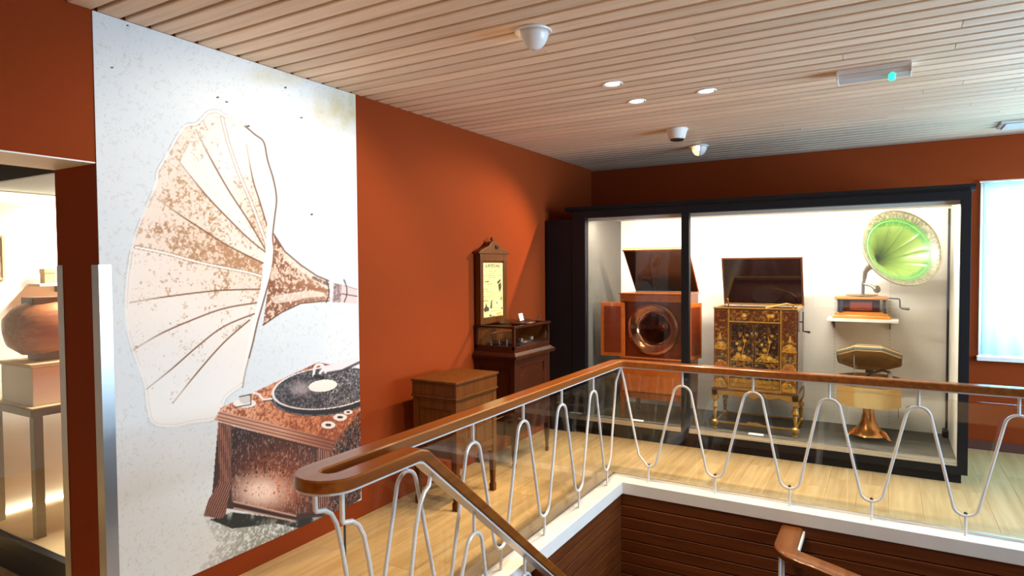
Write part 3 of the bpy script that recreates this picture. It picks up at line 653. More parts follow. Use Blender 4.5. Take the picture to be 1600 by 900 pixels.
# ---- chinoiserie cabinet on gilt stand
def chino():
    x0, x1, y0, y1 = 1.585, 2.270, 5.82, 6.27; zb, zt = .515, 1.228
    t = thing('lacquer_cabinet', 'brown lacquer gramophone cabinet with gilt chinoiserie scenes on turned gilt legs', 'gramophone', ((x0+x1)/2, (y0+y1)/2, .15))
    m = MB(); m.box(x0, x1, y0+.006, y0+.03, zb, zt-.004); m.box(x0, x0+.02, y0+.03, y1, zb, zt-.004); m.box(x1-.02, x1, y0+.03, y1, zb, zt-.004); m.box(x0+.02, x1-.02, y1-.02, y1, zb, zt-.004); m.box(x0+.02, x1-.02, y0+.03, y1-.02, zb, zt-.06); m.build('body', lacquer, t, .002)
    bx('end_panel', lacquer, t, x1, x1+.003, y0+.03, y1-.02, zb+.02, zt-.02)
    m = MB(); m.box(x0-.006, x1+.006, y0, y0+.012, zt-.004, zt+.008); m.box(x0-.006, x0+.014, y0+.012, y1, zt-.004, zt+.008); m.box(x1-.014, x1+.006, y0+.012, y1, zt-.004, zt+.008); m.build('rim', gold, t, .002)
    bx('motor_board', lacquer, t, x0+.02, x1-.02, y0+.03, y1-.02, zt-.062, zt-.05)
    MB().lathe([(.001, .012), (.14, .012), (.14, 0)], (1.93, 6.04, zt-.05), 32).build('turntable', plain('turntable_felt', (.10, .05, .03), .9), t)
    m = MB(); m.tube([(x1-.07, 6.15, zt-.05), (x1-.07, 6.15, zt+.02), (x1-.12, 6.11, zt+.035), (1.99, 6.0, zt-.0)], .009); m.build('tonearm', gold, t, smooth=True)
    m = MB(); m.tube([(x0+.05, 6.20, zt+.0), (x0+.055, 6.14, zt+.07)], .006); m.build('lid_stay', gold, t)
    # prints
    def lac(seed, kind):
        def fn(s, tt, P):
            wx, wz = P[:, 0]*1000+seed*331, P[:, 2]*1000; N = len(s); w = (P[:, 0].max()-P[:, 0].min())*1000; h = (P[:, 2].max()-P[:, 2].min())*1000
            u, v = s*w, tt*h; rg = np.random.RandomState(seed)
            dark = kind == 'door'
            col = np.full((N, 3), 1.)*np.array([46, 26, 18] if dark else [88, 40, 18]); f = fbm(wx*.05, wz*.05, 4); g = fbm(wx*.20, wz*.20, 3)
            paint(col, np.clip((f-.5)*2, 0, .5), (120, 58, 24)); lo = np.clip(1.15-tt*1.25, 0, 1) if kind != 'frieze' else .5; paint(col, np.clip((.6*f+.4*g-.60+(.05 if dark else .14)*lo)*9, 0, .8), (196, 136, 44)); paint(col, np.clip((fbm(wx*.06+40, wz*.11, 3)-.66+.1*lo)*9, 0, .8), (96, 92, 58))
            G1, G2, G3 = (206, 146, 46), (232, 184, 92), (150, 88, 30)
            def hill(cu, cv, a, b, c=G1):
                e = np.hypot((u-cu)/a, (v-cv)/b); paint(col, (e < 1)*(v > cv)*np.clip((g-.28)*3.5, .15, .95), c); paint(col, (np.abs(e-1) < .05)*(v > cv)*(g > .45)*.7, G2)
            def blob(cu, cv, r, c=G1): 
                e = np.hypot(u-cu, v-cv)/r+(g-.5)*1.1; paint(col, (e < .9)*np.clip((g-.25)*4, .2, .95), c); paint(col, (e < .4)*.6, G2)
            def pagoda(cu, cv, s_):
                for q in range(3):
                    ww = s_*(1-.25*q); vv = cv+q*s_*.55
                    paint(col, inpoly(u, v, [(cu-ww*.7, vv), (cu+ww*.7, vv), (cu+ww*.4, vv+s_*.3), (cu-ww*.4, vv+s_*.3)])*.95, G2); paint(col, inpoly(u, v, [(cu-ww*.35, vv-s_*.25), (cu+ww*.35, vv-s_*.25), (cu+ww*.35, vv), (cu-ww*.35, vv)])*.8, G3)
                paint(col, (np.abs(u-cu) < 2)*(v > cv+s_*1.3)*(v < cv+s_*2.1), G2)
            if kind == 'frieze':
                for cu, c in ((w*.3, G2), (w*.78, G1), (w*.85, G2)): blob(cu, h*.52, 20, c)
                for q in range(4): paint(col, (np.abs(v-h*(.3+.15*q)-5*np.sin(u*.03+q)) < 1.8)*(f > .45), G3)
            else:
                if dark:
                    lat = (v < h*.13); paint(col, lat*((((u+v) % 13) < 3.2) | (((u-v) % 13) < 3.2)), G1)
                    hill(w*.5, h*.16, w*.42, h*.12, G3); blob(w*.45, h*.25, 26, G2); blob(w*.62, h*.22, 20); blob(w*.28, h*.2, 18)
                    paint(col, (np.abs(v-h*.385-4*np.sin(u*.04)) < 3), G3); hill(w*.5, h*.41, w*.46, h*.09, G1); blob(w*.35, h*.5, 26, G1); blob(w*.6, h*.48, 22, G2); blob(w*.42, h*.60, 22, G1); blob(w*.3, h*.68, 14, G2)
                    paint(col, np.clip(3.0-dline(u, v, [(w*.5, h*.5), (w*.62, h*.68), (w*.55, h*.8)]), 0, 1), G1); blob(w*.62, h*.73, 18, G1); blob(w*.72, h*.82, 14, G1); blob(w*.42, h*.8, 13, G3)
                else:
                    hill(w*.4, h*.0, w*.5, h*.12, G1); blob(w*.55, h*.07, 18, (70, 80, 60)); hill(w*.5, h*.2, w*.55, h*.15, (186, 104, 34)); blob(w*.4, h*.24, 20, G2); paint(col, (np.abs(v-h*.4-5*np.sin(u*.05+seed)) < 3), (120, 120, 70)); blob(w*.6, h*.43, 16, (78, 92, 62)); hill(w*.5, h*.49, w*.5, h*.1, G1); blob(w*.5, h*.56, 26, G1); pagoda(w*(.45 if seed % 2 else .55), h*.62, 26); blob(w*.3, h*.92, 9, (190, 80, 40))
                b_ = 5; bb = (np.minimum(np.minimum(u, w-u), np.minimum(v, h-v)))
                paint(col, (np.abs(bb-b_) < 1.6), G3)
            return col
        return fn
    def panel(name, a, b, z0, z1, yy, seed, kind, parent=t, th=.006):
        return grid_print(name, lacq_print, parent, (a, yy, z0), (b-a, 0, 0), (0, 0, z1-z0), max(20, int((b-a)/.003)), max(20, int((z1-z0)/.003)), lac(seed, kind), th)
    panel('side_stile', x0+.004, 1.706, zb+.006, zt-.012, y0, 3, 'stile'); panel('side_stile', 2.150, x1-.004, zb+.006, zt-.012, y0, 4, 'stile')
    panel('frieze', 1.722, 2.134, 1.122, zt-.012, y0, 5, 'frieze')
    m = MB(); m.box(1.708, 1.720, y0-.003, y0+.006, zb, zt-.008); m.box(2.136, 2.148, y0-.003, y0+.006, zb, zt-.008); m.box(1.720, 2.136, y0-.006, y0+.006, 1.106, 1.118); m.box(1.720, 2.136, y0-.003, y0+.006, zb, zb+.02); m.build('door_frame', gold, t, .001)
    for a, b, sd, kx in ((1.726, 1.925, 7, 1.912), (1.931, 2.130, 8, 1.944)):
        d = panel('door', a, b, zb+.026, 1.100, y0-.004, sd, 'door', th=.012)
        MB().lathe([(.004, 0), (.004, .010), (.011, .014), (.011, .022), (.001, .026)], (kx, y0-.004, 1.018), 12, (0, -1, 0)).build('knob', chrome, d, smooth=True)
    # stand
    ap = [(x0-.012, .512), (x1+.012, .512), (x1+.012, .45), (2.19, .455), (2.13, .472), (2.05, .455), (1.99, .470), (1.93, .445), (1.87, .470), (1.80, .455), (1.72, .472), (1.66, .455), (x0-.012, .45)]
    MB().prism(ap[::-1], 'y', y0-.012, y0+.012).build('apron', gold, t, .002)
    m = MB(); m.box(x0-.016, x1+.016, y0-.016, y1+.008, .500, .515); m.box(x0-.012, x0+.01, y0+.012, y1, .45, .50); m.box(x1-.01, x1+.012, y0+.012, y1, .45, .50); m.build('stand_frame', lacquer, t, .003)
    for i, (a, b) in enumerate(((x0+.012, y0+.012), (x1-.012, y0+.012), (x0+.012, y1-.02), (x1-.012, y1-.02))):
        mt = gold
        m = MB(); m.box(a-.024, a+.024, b-.024, b+.024, .415, .50); m.lathe([(.012, .415), (.020, .405), (.012, .395), (.014, .385), (.027, .365), (.027, .345), (.013, .33), (.019, .315), (.012, .25), (.012, .235), (.030, .22), (.032, .205), (.026, .19), (.012, .18), (.010, .165), (.022, .158), (.020, .1502)], (a, b, 0), 16); m.build('leg', mt, t, smooth=True)
    m = MB(); m.box(x0+.02, x1-.02, y0+.006, y0+.022, .205, .220); m.build('stretcher', gold, t, .003); MB().prism([(1.86, .22), (1.88, .238), (1.92, .232), (1.94, .240), (1.98, .232), (2.0, .22)], 'y', y0+.008, y0+.020).build('stretcher_crest', gold, t)
    m = MB(); m.box(x0+.005, x0+.02, y0+.03, y1-.03, .205, .220); m.box(x1-.02, x1-.005, y0+.03, y1-.03, .205, .220); m.box(x0+.02, x1-.02, y1-.03, y1-.015, .205, .220); m.build('stretcher', gold, t, .003)
    # lid
    hy, hz, ty, tz = y1-.005, zt+.010, 6.125, 1.672; L = math.hypot(hy-ty, tz-hz); xc = (x0+x1)/2
    lid = MB().box(x0-.004-xc, x1+.004-xc, 0, L, -.022, 0).build('lid', lacquer, t, .003, local=True)
    MB().box(x0+.012-xc, x1-.012-xc, .012, L-.012, 0, .002).build('lid_lining', dark_gloss, lid, local=True)
    MB().box(x0+.012-xc, x1-.012-xc, .004, .016, .0025, .006).build('hinge_line', gold, lid, local=True)  # gold strip laid along the lower edge of the lid lining
    lid.location = (xc-t.location[0], hy-t.location[1], hz-t.location[2]); lid.rotation_euler = (math.atan2(tz-hz, ty-hy), 0, 0)
    m = MB(); m.tube([(x1, 6.05, 1.11), (x1+.022, 6.05, 1.11)], .006); m.tube([(x1+.02, 6.05, 1.20), (x1+.02, 6.05, 1.03)], .005); m.tube([(x1+.02, 6.05, 1.03), (x1+.05, 6.03, 1.028), (x1+.075, 6.02, 1.026)], [.005, .007, .011]); m.build('crank', dark_metal, t)
chino()

# ---- green horn gramophone on the shelf
def green_gram():
    z0 = 1.138; xa, xb, ya, yb = 2.500, 2.948, 6.23, 6.52
    t = thing('horn_gramophone', 'wooden table gramophone with large mottled green fluted horn', 'gramophone', ((xa+xb)/2, (ya+yb)/2, z0))
    m = MB(); m.frustum((xa, xb, ya, yb), (xa+.012, xb-.012, ya+.01, yb-.01), z0, z0+.030); m.box(xa+.02, xb-.02, ya+.015, yb-.015, z0+.030, z0+.046); m.box(xa+.05, xb-.05, ya+.03, yb-.03, z0+.046, z0+.058); m.build('base', honey, t, .004)
    bx('case_body', walnut2, t, xa+.085, xb-.085, ya+.04, yb-.04, z0+.058, z0+.165, .002)
    bx('carved_panel', burl_dark, t, xa+.14, xb-.14, ya+.034, ya+.04, z0+.07, z0+.155, .004)
    for a in (xa+.05, xa+.075, xb-.05):
        for b in (ya+.035, yb-.035):
            if a == xa+.075 and b > 6.4: continue
            MB().lathe([(.013, 0), (.013, .008), (.009, .02), (.008, .09), (.012, .10), (.013, .109)], (a if a != xa+.075 else xa+.072, b, z0+.057), 10).build('column', slate, t, smooth=True)
    m = MB(); m.box(xa+.02, xb-.02, ya+.012, yb-.012, z0+.165, z0+.19); m.build('top', honey, t, .008)
    MB().lathe([(.001, .008), (.125, .008), (.128, .004), (.128, 0)], ((xa+xb)/2, 6.37, z0+.198), 32).build('turntable', plain('turntable_brown', (.25, .16, .08), .5), t)
    m = MB(); m.lathe([(.02, .19), (.02, .198)], ((xa+xb)/2, 6.37, z0), 12); m.build('spindle', dark_metal, t)
    ex, ey = 2.745, 6.33
    m = MB(); m.tube([(ex-.01, ey, z0+.206), (ex-.01, ey, z0+.30), (ex+.0, ey, z0+.34)], .014, 10); m.tube([(ex-.01, ey, z0+.30), (ex+.05, ey-.03, z0+.285), (ex+.09, ey-.05, z0+.25)], .011, 10); m.build('tonearm', nickel, t, smooth=True)
    MB().lathe([(.001, -.014), (.030, -.012), (.034, 0), (.030, .012), (.001, .014)], (ex+.095, ey-.053, z0+.255), 18, (.8, -.6, .2)).build('sound_box', nickel, t, smooth=True)
    # horn: axis from throat to mouth
    mc = Vector((3.035, 5.93, 1.752)); thr = Vector((2.815, 6.30, 1.605)); ax = (mc-thr).normalized(); Lh = (mc-thr).length
    m = MB(); m.tube([(ex, ey, z0+.34), (ex+.005, ey, z0+.40), (ex+.025, ey-.005, z0+.435), tuple(thr+ax*.02)], [.016, .020, .026, .035], 14); m.build('elbow', nickel, t, smooth=True)
    q = ax.to_track_quat('Z', 'Y'); NU, NVs = 176, 30; vs = []; fs = []; cols = []
    for i in range(NVs+1):
        u = i/NVs; zz = u*Lh
        r = .034+.214*(u/.8)**1.9 if u < .8 else .248+.068*((u-.8)/.2)
        for j in range(NU):
            a = 2*math.pi*j/NU; ph = (a*11/(2*math.pi)) % 1; cr_ = abs(2*ph-1)**5; rr = r*(1-.05*cr_*(1 if u < .78 else 0))
            zz2 = zz-(.045*((u-.80)/.2)**1.5 if u > .80 else 0)
            vs.append(tuple(q @ Vector((rr*math.cos(a), rr*math.sin(a), zz2))+thr))
            n1 = _T[(i*3) % 256, (j*3) % 256]
            if u < .74: c = np.array([88, 108, 44])+n1*6
            elif u < .84: c = np.array([44, 88, 32])+n1*22
            else: c = np.array([112, 109, 80])*(.45+.55*n1)
            cols.append(c)
    for i in range(NVs):
        for j in range(NU): fs.append((i*NU+j, i*NU+(j+1) % NU, (i+1)*NU+(j+1) % NU, (i+1)*NU+j))
    mh = MB().add(vs, fs); ho = mh.build('horn', green_enamel, t, smooth=True, fixn=False)
    ca = ho.data.color_attributes.new('print', 'FLOAT_COLOR', 'POINT'); C = np.ones((len(vs), 4)); C[:, :3] = to_lin(np.array(cols)); ca.data.foreach_set('color', C.ravel())
    sm_ = ho.modifiers.new('thickness', 'SOLIDIFY'); sm_.thickness = .003; sm_.offset = 1
    ring = [tuple(v) for v in vs[NVs*NU:(NVs+1)*NU]]
    MB().tube(ring, .005, 8, closed=True).build('horn_rim', plain('rim_bronze', (.22, .18, .11), .4, .6), ho, smooth=True)
    ri = int(NVs*.82); MB().tube([tuple(v) for v in vs[ri*NU:(ri+1)*NU]], .004, 6, closed=True).build('inner_bead', plain('bead_green', (.11, .22, .07), .4), ho, smooth=True)
    m = MB(); m.tube([(xb-.02, 6.36, z0+.175), (xb+.055, 6.36, z0+.172), (xb+.062, 6.36, z0+.165), (xb+.065, 6.36, z0+.10), (xb+.075, 6.355, z0+.092)], .005); m.tube([(xb+.075, 6.355, z0+.092), (xb+.13, 6.335, z0+.088)], [.007, .011]); m.build('crank', dark_metal, t)
green_gram()

# ---- lamp-shaped gramophone
def lamp_gram():
    cx, cy = 2.79, 6.10
    t = thing('lamp_gramophone', 'lamp shaped gramophone with octagonal lid, silk fringe and copper trumpet foot', 'gramophone', (cx, cy, .148))
    prof = [(.045, .60), (.042, .50), (.040, .42), (.044, .36), (.055, .30), (.078, .25), (.108, .215), (.132, .195), (.138, .185), (.130, .185)]
    MB().lathe(prof[::-1], (cx, cy, 0), 40, cap=False).build('trumpet_foot', copper, t, smooth=True)
    for a in (205, 335, 90):
        dx, dy = math.cos(R(a)), math.sin(R(a)); m = MB()
        m.tube([(cx+dx*.105, cy+dy*.105, .235), (cx+dx*.128, cy+dy*.128, .215), (cx+dx*.148, cy+dy*.148, .19), (cx+dx*.166, cy+dy*.166, .165), (cx+dx*.184, cy+dy*.184, .160)], [.008, .017, .018, .013, .010], 8); m.build('foot', copper, t, smooth=True)
    oc = lambda r, z, rot=22.5: [(r, z)]
    def octo(profile, name, mat, rot=R(22.5), **k): return MB().lathe(profile, (cx, cy, 0), 8, rot=rot, cap=k.get('cap', True)).build(name, mat, t)
    octo([(.21, .585), (.245, .60), (.257, .650), (.257, .663), (.243, .663), (.243, .640)], 'bowl', parch)
    octo([(.258, .630), (.2595, .632), (.2595, .642), (.258, .644)], 'bowl_band', band_green, cap=False)
    octo([(.243, .632), (.001, .632)], 'motor_board', lens_dark, cap=False)
    # fringe: many threads = one stuff part
    m = MB(); n = 360
    for j in range(n):
        a = 2*math.pi*j/n; sec = ((a-R(22.5)+math.pi*2) % (math.pi/4))-math.pi/8; r = .250*math.cos(math.pi/8)/math.cos(sec)
        x, y = cx+r*math.cos(a), cy+r*math.sin(a); zb = .44+.006*random.random(); w = .0021
        m.frustum((x-w, x+w, y-w, y+w), (x-w, x+w, y-w, y+w), zb, .605)
    fr = m.build('fringe', fringe_m, t); fr['kind'] = 'stuff'
    octo([(.246, .60), (.246, .46)], 'fringe_lining', fringe_m, cap=False)
    MB().lathe([(.001, .014), (.15, .012), (.16, .004), (.16, 0)], (cx-.05, cy+.01, .638), 36).build('record', vinyl, t, smooth=True)
    m = MB(); m.tube([(cx+.15, cy-.05, .64), (cx+.15, cy-.05, .72), (cx+.10, cy-.05, .735), (cx+.02, cy-.04, .705), (cx-.02, cy-.03, .668)], .011, 8); m.build('tonearm', dark_metal, t, smooth=True)
    MB().lathe([(.042, 0), (.040, .012), (.022, .03), (.018, .07), (.010, .08), (.001, .082)], (cx+.15, cy-.05, .64), 18).build('tonearm_pillar', plain('grey_cast', (.28, .28, .28), .35, .8), t, smooth=True)
    # octagonal lid, hinged at the back
    tilt = R(-27)
    lm = MB().lathe([(.252, -.022), (.258, .0), (.252, .022), (.225, .045), (.10, .062), (.001, .064)], (0, -.245, 0), 8, rot=R(22.5)); lid = lm.build('lid', parch, t, local=True)
    MB().lathe([(.244, -.0225), (.236, .005), (.14, .032), (.001, .036)], (0, -.245, 0), 8, rot=R(22.5), cap=False).build('lid_lining', parch, lid, local=True)
    # remove the closed underside by keeping the lining slightly below it
    MB().lathe([(.2575, -.012), (.2595, -.009), (.2605, .0), (.2595, .009)], (0, -.245, .001), 8, rot=R(22.5), cap=False).build('lid_band', band_green, lid, local=True)
    MB().lathe([(.2475, .0275), (.2465, .0265), (.2385, .0345), (.2395, .0355)], (0, -.245, .001), 8, rot=R(22.5), cap=False).build('lid_band', band_green, lid, local=True)
    bm = bmesh.new(); bm.from_mesh(lid.data); bm.faces.ensure_lookup_table()
    bad = [f for f in bm.faces if len(f.verts) == 8 and abs(f.calc_center_median().z+.022) < .003]; bmesh.ops.delete(bm, geom=bad, context='FACES_ONLY'); bm.to_mesh(lid.data); bm.free()
    lid.location = (0, .245, .705-.148); lid.rotation_euler = (tilt, 0, 0)
    m = MB(); m.box(cx-.03, cx+.03, cy+.236, cy+.246, .655, .70); m.build('hinge_line', dark_metal, t)
    m = MB(); m.tube([(cx-.10, cy-.21, .66), (cx-.105, cy-.14, .86)], .0025); m.build('lid_stay', chrome, t)
    m = MB(); m.tube([(cx+.215, cy-.08, .46), (cx+.215, cy-.08, .36)], .002); m.build('pull_cord', dark_metal, t)
lamp_gram()
# label cards in the case
for (x, y, z, a, lab) in ((1.96, 5.735, .150, 20, 'small white label card before the gilt legged lacquer cabinet'), (.905, 5.73, .150, 20, 'small white label card before the orange horn cabinet')):
    c = MB().box(-.06, .06, -.018, .018, 0, .004).build('label_card', card, None, .001); c.location = (x, y, z+.006); c.rotation_euler = (R(a), 0, 0); tag(c, lab, 'card')
c = MB().box(-.05, .05, -.0015, .0015, 0, .018).build('label_card', card); c.location = (2.755, 5.875, .6645); tag(c, 'small white label card on the rim of the lamp shaped gramophone', 'card'); c.rotation_euler = (R(-15), 0, 0)

# ================================================================= CABINETS BY THE LEFT WALL
def low_cab():
    x0, x1, y0, y1 = .145, .500, 3.385, 3.885
    t = thing('low_cabinet', 'low brown oak gramophone cabinet with closed lid on square legs', 'cabinet', ((x0+x1)/2, (y0+y1)/2, 0))
    bx('body', oak_mid, t, x0+.012, x1-.012, y0+.012, y1-.012, .34, .73)
    for a in (x0, x1-.045):
        for b in (y0, y1-.045): bx('corner_post', oak_mid, t, a, a+.045, b, b+.045, .34, .735, .003)
    for c0, c1 in ((.665, .735), (.34, .395)): bx('side_rail', oak_mid, t, x0+.045, x1-.045, y0+.004, y0+.012, c0, c1, .002)
    for c0, c1 in ((.655, .735), (.34, .385)): bx('front_rail', oak_mid, t, x1-.012, x1-.004, y0+.045, y1-.045, c0, c1, .002)
    for i in range(4):
        b0 = y0+.045+i*.1025; bx('front_slat', oak_mid, t, x1-.012, x1-.006, b0+.002, b0+.1005, .387, .653, .002)
    m = MB(); m.prism([(y0+.045, .34), (y1-.045, .34), (y1-.045, .29), (y1-.09, .315), ((y0+y1)/2, .325), (y0+.09, .315), (y0+.045, .29)], 'x', x1-.03, x1-.012); m.build('apron', oak_mid, t)
    for a in (x0, x1-.045):
        for b in (y0, y1-.045):
            q = MB(); q.frustum((a+.009, a+.036, b+.009, b+.036), (a, a+.045, b, b+.045), .055, .34); q.box(a+.004, a+.041, b+.004, b+.041, .0, .055); q.build('leg', oak_mid, t, .002)
    bx('lid', oak_mid, t, x0-.004, x1+.004, y0-.004, y1+.004, .752, .838, .003)
    bx('lid_bead', oak_mid, t, x0-.010, x1+.010, y0-.010, y1+.010, .735, .752, .005)
    bx('lid_top', oak_mid, t, x0-.012, x1+.014, y0-.014, y1+.014, .838, .856, .006)
    m = MB(); m.box(x1-.006, x1-.002, (y0+y1)/2-.03, (y0+y1)/2+.03, .52, .535); 
low_cab()
def tall_cab():
    x0, x1, y0, y1 = .012, .385, 4.345, 4.955
    t = thing('coin_phonograph', 'tall dark walnut coin phonograph with glazed top box and illustrated backboard', 'phonograph', ((x0+x1)/2, (y0+y1)/2, 0))
    bx('body', walnut2, t, x0+.012, x1-.012, y0+.012, y1-.012, .26, .87)
    for a in (x0, x1-.04):
        for b in (y0, y1-.04): bx('corner_post', walnut2, t, a, a+.04, b, b+.04, .24, .87, .003)
    m = MB(); m.box(x1-.012, x1-.002, y0+.04, y0+.10, .26, .87); m.box(x1-.012, x1-.002, y1-.10, y1-.04, .26, .87); m.box(x1-.012, x1-.002, y0+.10, y1-.10, .80, .87); m.box(x1-.012, x1-.002, y0+.10, y1-.10, .26, .33); m.build('front_frame', walnut2, t, .003)
    am = [(y0+.10, .33), (y1-.10, .33), (y1-.10, .72)]+[(y0+.10+(y1-y0-.2)*(1-k/10), .72+.055*math.sin(math.pi*k/10)) for k in range(1, 10)]+[(y0+.10, .72)]
    MB().prism(am, 'x', x1-.011, x1-.005).build('arched_panel', walnut2, t, .002)
    for c0, c1 in ((.80, .87), (.26, .33)): bx('side_frame', walnut2, t, x0, x1-.04, y0+.002, y0+.012, c0, c1, .002)
    m = MB(); m.frustum((x0, x1+.028, y0-.028, y1+.045), (x0, x1+.034, y0-.034, y1+.05), .872, .888); m.box(x0, x1+.034, y0-.034, y1+.05, .888, .900); m.frustum((x0, x1+.028, y0-.028, y1+.04), (x0, x1+.006, y0-.006, y1+.01), .9, .925); m.build('moulding', walnut2, t, .002)
    for a in (x0, x1-.04):
        for b in (y0, y1-.04):
            q = MB(); q.frustum((a+.010, a+.030, b+.010, b+.030), (a, a+.04, b, b+.04), .04, .24); q.lathe([(.010, 0), (.016, .01), (.018, .03), (.012, .045)], (a+.02, b+.02, 0), 10); q.build('leg', walnut2, t)
    # glazed box: bottom, corner posts, rails, top, panes
    zb, zt = .925, 1.135
    m = MB(); m.box(x0, x1, y0, y1, zb, zb+.022)
    for a in (x0, x1-.022):
        for b in (y0, y1-.022): m.box(a, a+.022, b, b+.022, zb+.022, zt-.018)
    m.box(x0, x1, y0, y0+.014, zb+.022, zb+.05); m.box(x1-.014, x1, y0+.022, y1-.022, zb+.022, zb+.045); m.build('glazed_box', walnut2, t, .002)
    m = MB(); m.box(x0, x1+.008, y0-.008, y0+.03, zt-.018, zt); m.box(x0, x1+.008, y1-.03, y1+.008, zt-.018, zt); m.box(x0, x0+.03, y0+.03, y1-.03, zt-.018, zt); m.box(x1-.022, x1+.008, y0+.03, y1-.03, zt-.018, zt); m.build('box_rim', walnut2, t, .003)
    bx('pane', pane, t, x0+.022, x1-.022, y0+.006, y0+.009, zb+.05, zt-.018); bx('pane', pane, t, x1-.010, x1-.007, y0+.022, y1-.022, zb+.045, zt-.018); bx('back_lining', oak_mid, t, x0+.002, x0+.008, y0+.022, y1-.022, zb+.022, zt-.018)
    bx('end_lining', oak_mid, t, x0+.022, x1-.022, y1-.014, y1-.008, zb+.022, zt-.018)
    MB().lathe([(.001, .012), (.13, .010), (.135, .004), (.135, 0)], (.20, 4.68, zb+.05), 32).build('turntable', vinyl, t, smooth=True)
    bx('motor_plate', dark_metal, t, .05, .35, 4.50, 4.88, zb+.022, zb+.048)
    m = MB(); m.tube([(.12, 4.42, zb+.023), (.12, 4.42, zb+.125), (.135, 4.425, zb+.14), (.20, 4.43, zb+.155), (.30, 4.46, zb+.165)], .010, 8); m.tube([(.20, 4.42, zb+.023), (.20, 4.42, zb+.09)], .006); m.tube([(.27, 4.42, zb+.023), (.27, 4.42, zb+.10)], .006); m.build('reproducer_arm', chrome, t, smooth=True)
    m = MB(); m.lathe([(.02, .0), (.02, .03), (.001, .032)], (.30, 4.60, zb+.06), 14); m.lathe([(.02, .0), (.02, .03), (.001, .032)], (.30, 4.78, zb+.06), 14); m.build('governor', chrome, t, smooth=True)
    m = MB(); m.lathe([(.001, .012), (.15, .010), (.16, .0), (.15, -.004)], (.23, 4.66, zt+.006), 36); m.build('top_disc', walnut2, t, smooth=True)
    m = MB(); m.prism([(4.72, zt+.0), (4.90, zt+.0), (4.90, zt+.01), (4.75, zt+.035)], 'x', .20, .24); m.tube([(.30, 4.90, zt+.005), (.30, 4.92, zt+.04)], .006); m.build('top_fitting', dark_metal, t)
    # backboard
    b0, b1, z0, z1 = 4.355, 4.775, 1.135, 1.715
    m = MB(); m.box(.015, .055, b0, b1, z0, z1); m.build('backboard', oak_mid, t, .003)
    m = MB(); m.box(.055, .066, b0, b0+.045, z0, z1); m.box(.055, .066, b1-.055, b1, z0, z1); m.box(.055, .066, b0+.045, b1-.055, z1-.06, z1); m.box(.055, .066, b0+.045, b1-.055, z0, z0+.055); m.build('backboard_frame', oak_mid, t, .003)
    yc = (b0+b1)/2
    ped = [(b0-.025, z1), (b1+.035, z1), (b1+.035, z1+.012), (b1-.005, z1+.028), (yc+.09, z1+.062), (yc+.05, z1+.095), (yc, z1+.108), (yc-.05, z1+.095), (yc-.09, z1+.062), (b0+.005, z1+.028), (b0-.025, z1+.012)]
    MB().prism(ped, 'x', .018, .072).build('pediment', oak_mid, t, .003)
    MB().lathe([(.018, 0), (.018, .008), (.001, .012)], (.072, yc+.03, z1+.06), 14, (1, 0, 0)).build('rosette', walnut2, t); MB().lathe([(.001, 0), (.012, .008), (.014, .02), (.004, .035), (.001, .036)], (.045, yc, z1+.107), 12).build('finial', oak_mid, t, smooth=True)
    p0, p1, q0, q1 = 4.392, 4.722, 1.185, 1.640
    def post(s, tt, P):
        N = len(s); u = s*100; v = (1-tt)*200; col = np.full((N, 3), 1.)*np.array([236, 224, 150]); n = fbm(P[:, 1]*60, P[:, 2]*60, 3); n2 = fbm(P[:, 1]*220, P[:, 2]*220, 2)
        paint(col, np.clip((n-.45)*1.5, 0, .4), (206, 184, 96))
        ink = (44, 34, 26); tanc = (176, 146, 66)
        for a, b, vv, c in [(28, 70, 30, tanc), (35, 65, 38, tanc), (6, 94, 46, tanc), (30, 66, 54, tanc), (10, 32, 68, ink), (24, 52, 78, tanc), (4, 26, 96, tanc), (4, 40, 104, tanc), (4, 32, 122, tanc), (4, 22, 130, tanc), (4, 28, 138, ink), (36, 78, 178, tanc), (66, 92, 202-16, tanc), (66, 88, 190, ink), (70, 94, 196, tanc), (40, 60, 196, ink)]:
            paint(col, (np.abs(v-vv) < 1.5)*(u > a)*(u < b)*(n2 > .42), c)
        def blk(pl, k=.92): paint(col, inpoly(u, v, pl)*np.clip((n2-.12)*6, .4, 1)*k, ink)
        blk([(70, 72), (86, 60), (90, 66), (76, 80)]); blk([(76, 82), (90, 72), (92, 90), (84, 110), (78, 96)]); blk([(40, 140), (46, 136), (46, 166), (36, 168)]); blk([(6, 168), (14, 158), (18, 144), (22, 158), (32, 164), (30, 176), (10, 178)]); blk([(88, 130), (93, 126), (93, 138), (88, 142)]); blk([(34, 190), (42, 188), (40, 196), (32, 197)]); blk([(66, 146), (72, 146), (72, 151), (66, 151)]); blk([(90, 168), (96, 168), (96, 174), (90, 174)])
        for a, b, r in [(48, 124, 12), (80, 118, 10), (50, 150, 9), (16, 188, 8), (80, 180, 9)]: paint(col, (np.abs(np.hypot((u-a), (v-b)*.8)-r) < 1)*(n2 > .4)*.7, tanc)
        return col
    bd = grid_print('poster', poster_mat, t, (.0572, p0, q0), (0, p1-p0, 0), (0, 0, q1-q0), 110, 150, post, .002)
    text_mesh('lettering', 'A PETITS PAS', .040, plain('ink', (.02, .016, .012), .8), bd, (.0580, (p0+p1)/2, q1-.028), (0, 1, 0), (0, 0, 1))
    return t
tall_cab()
c = MB().box(-.0015, .0015, -.04, .04, 0, .06).build('label_card', card); c.location = (.30, 4.62, 1.160); c.rotation_euler = (0, R(-14), R(6)); tag(c, 'white label card standing on top of the coin phonograph', 'card')

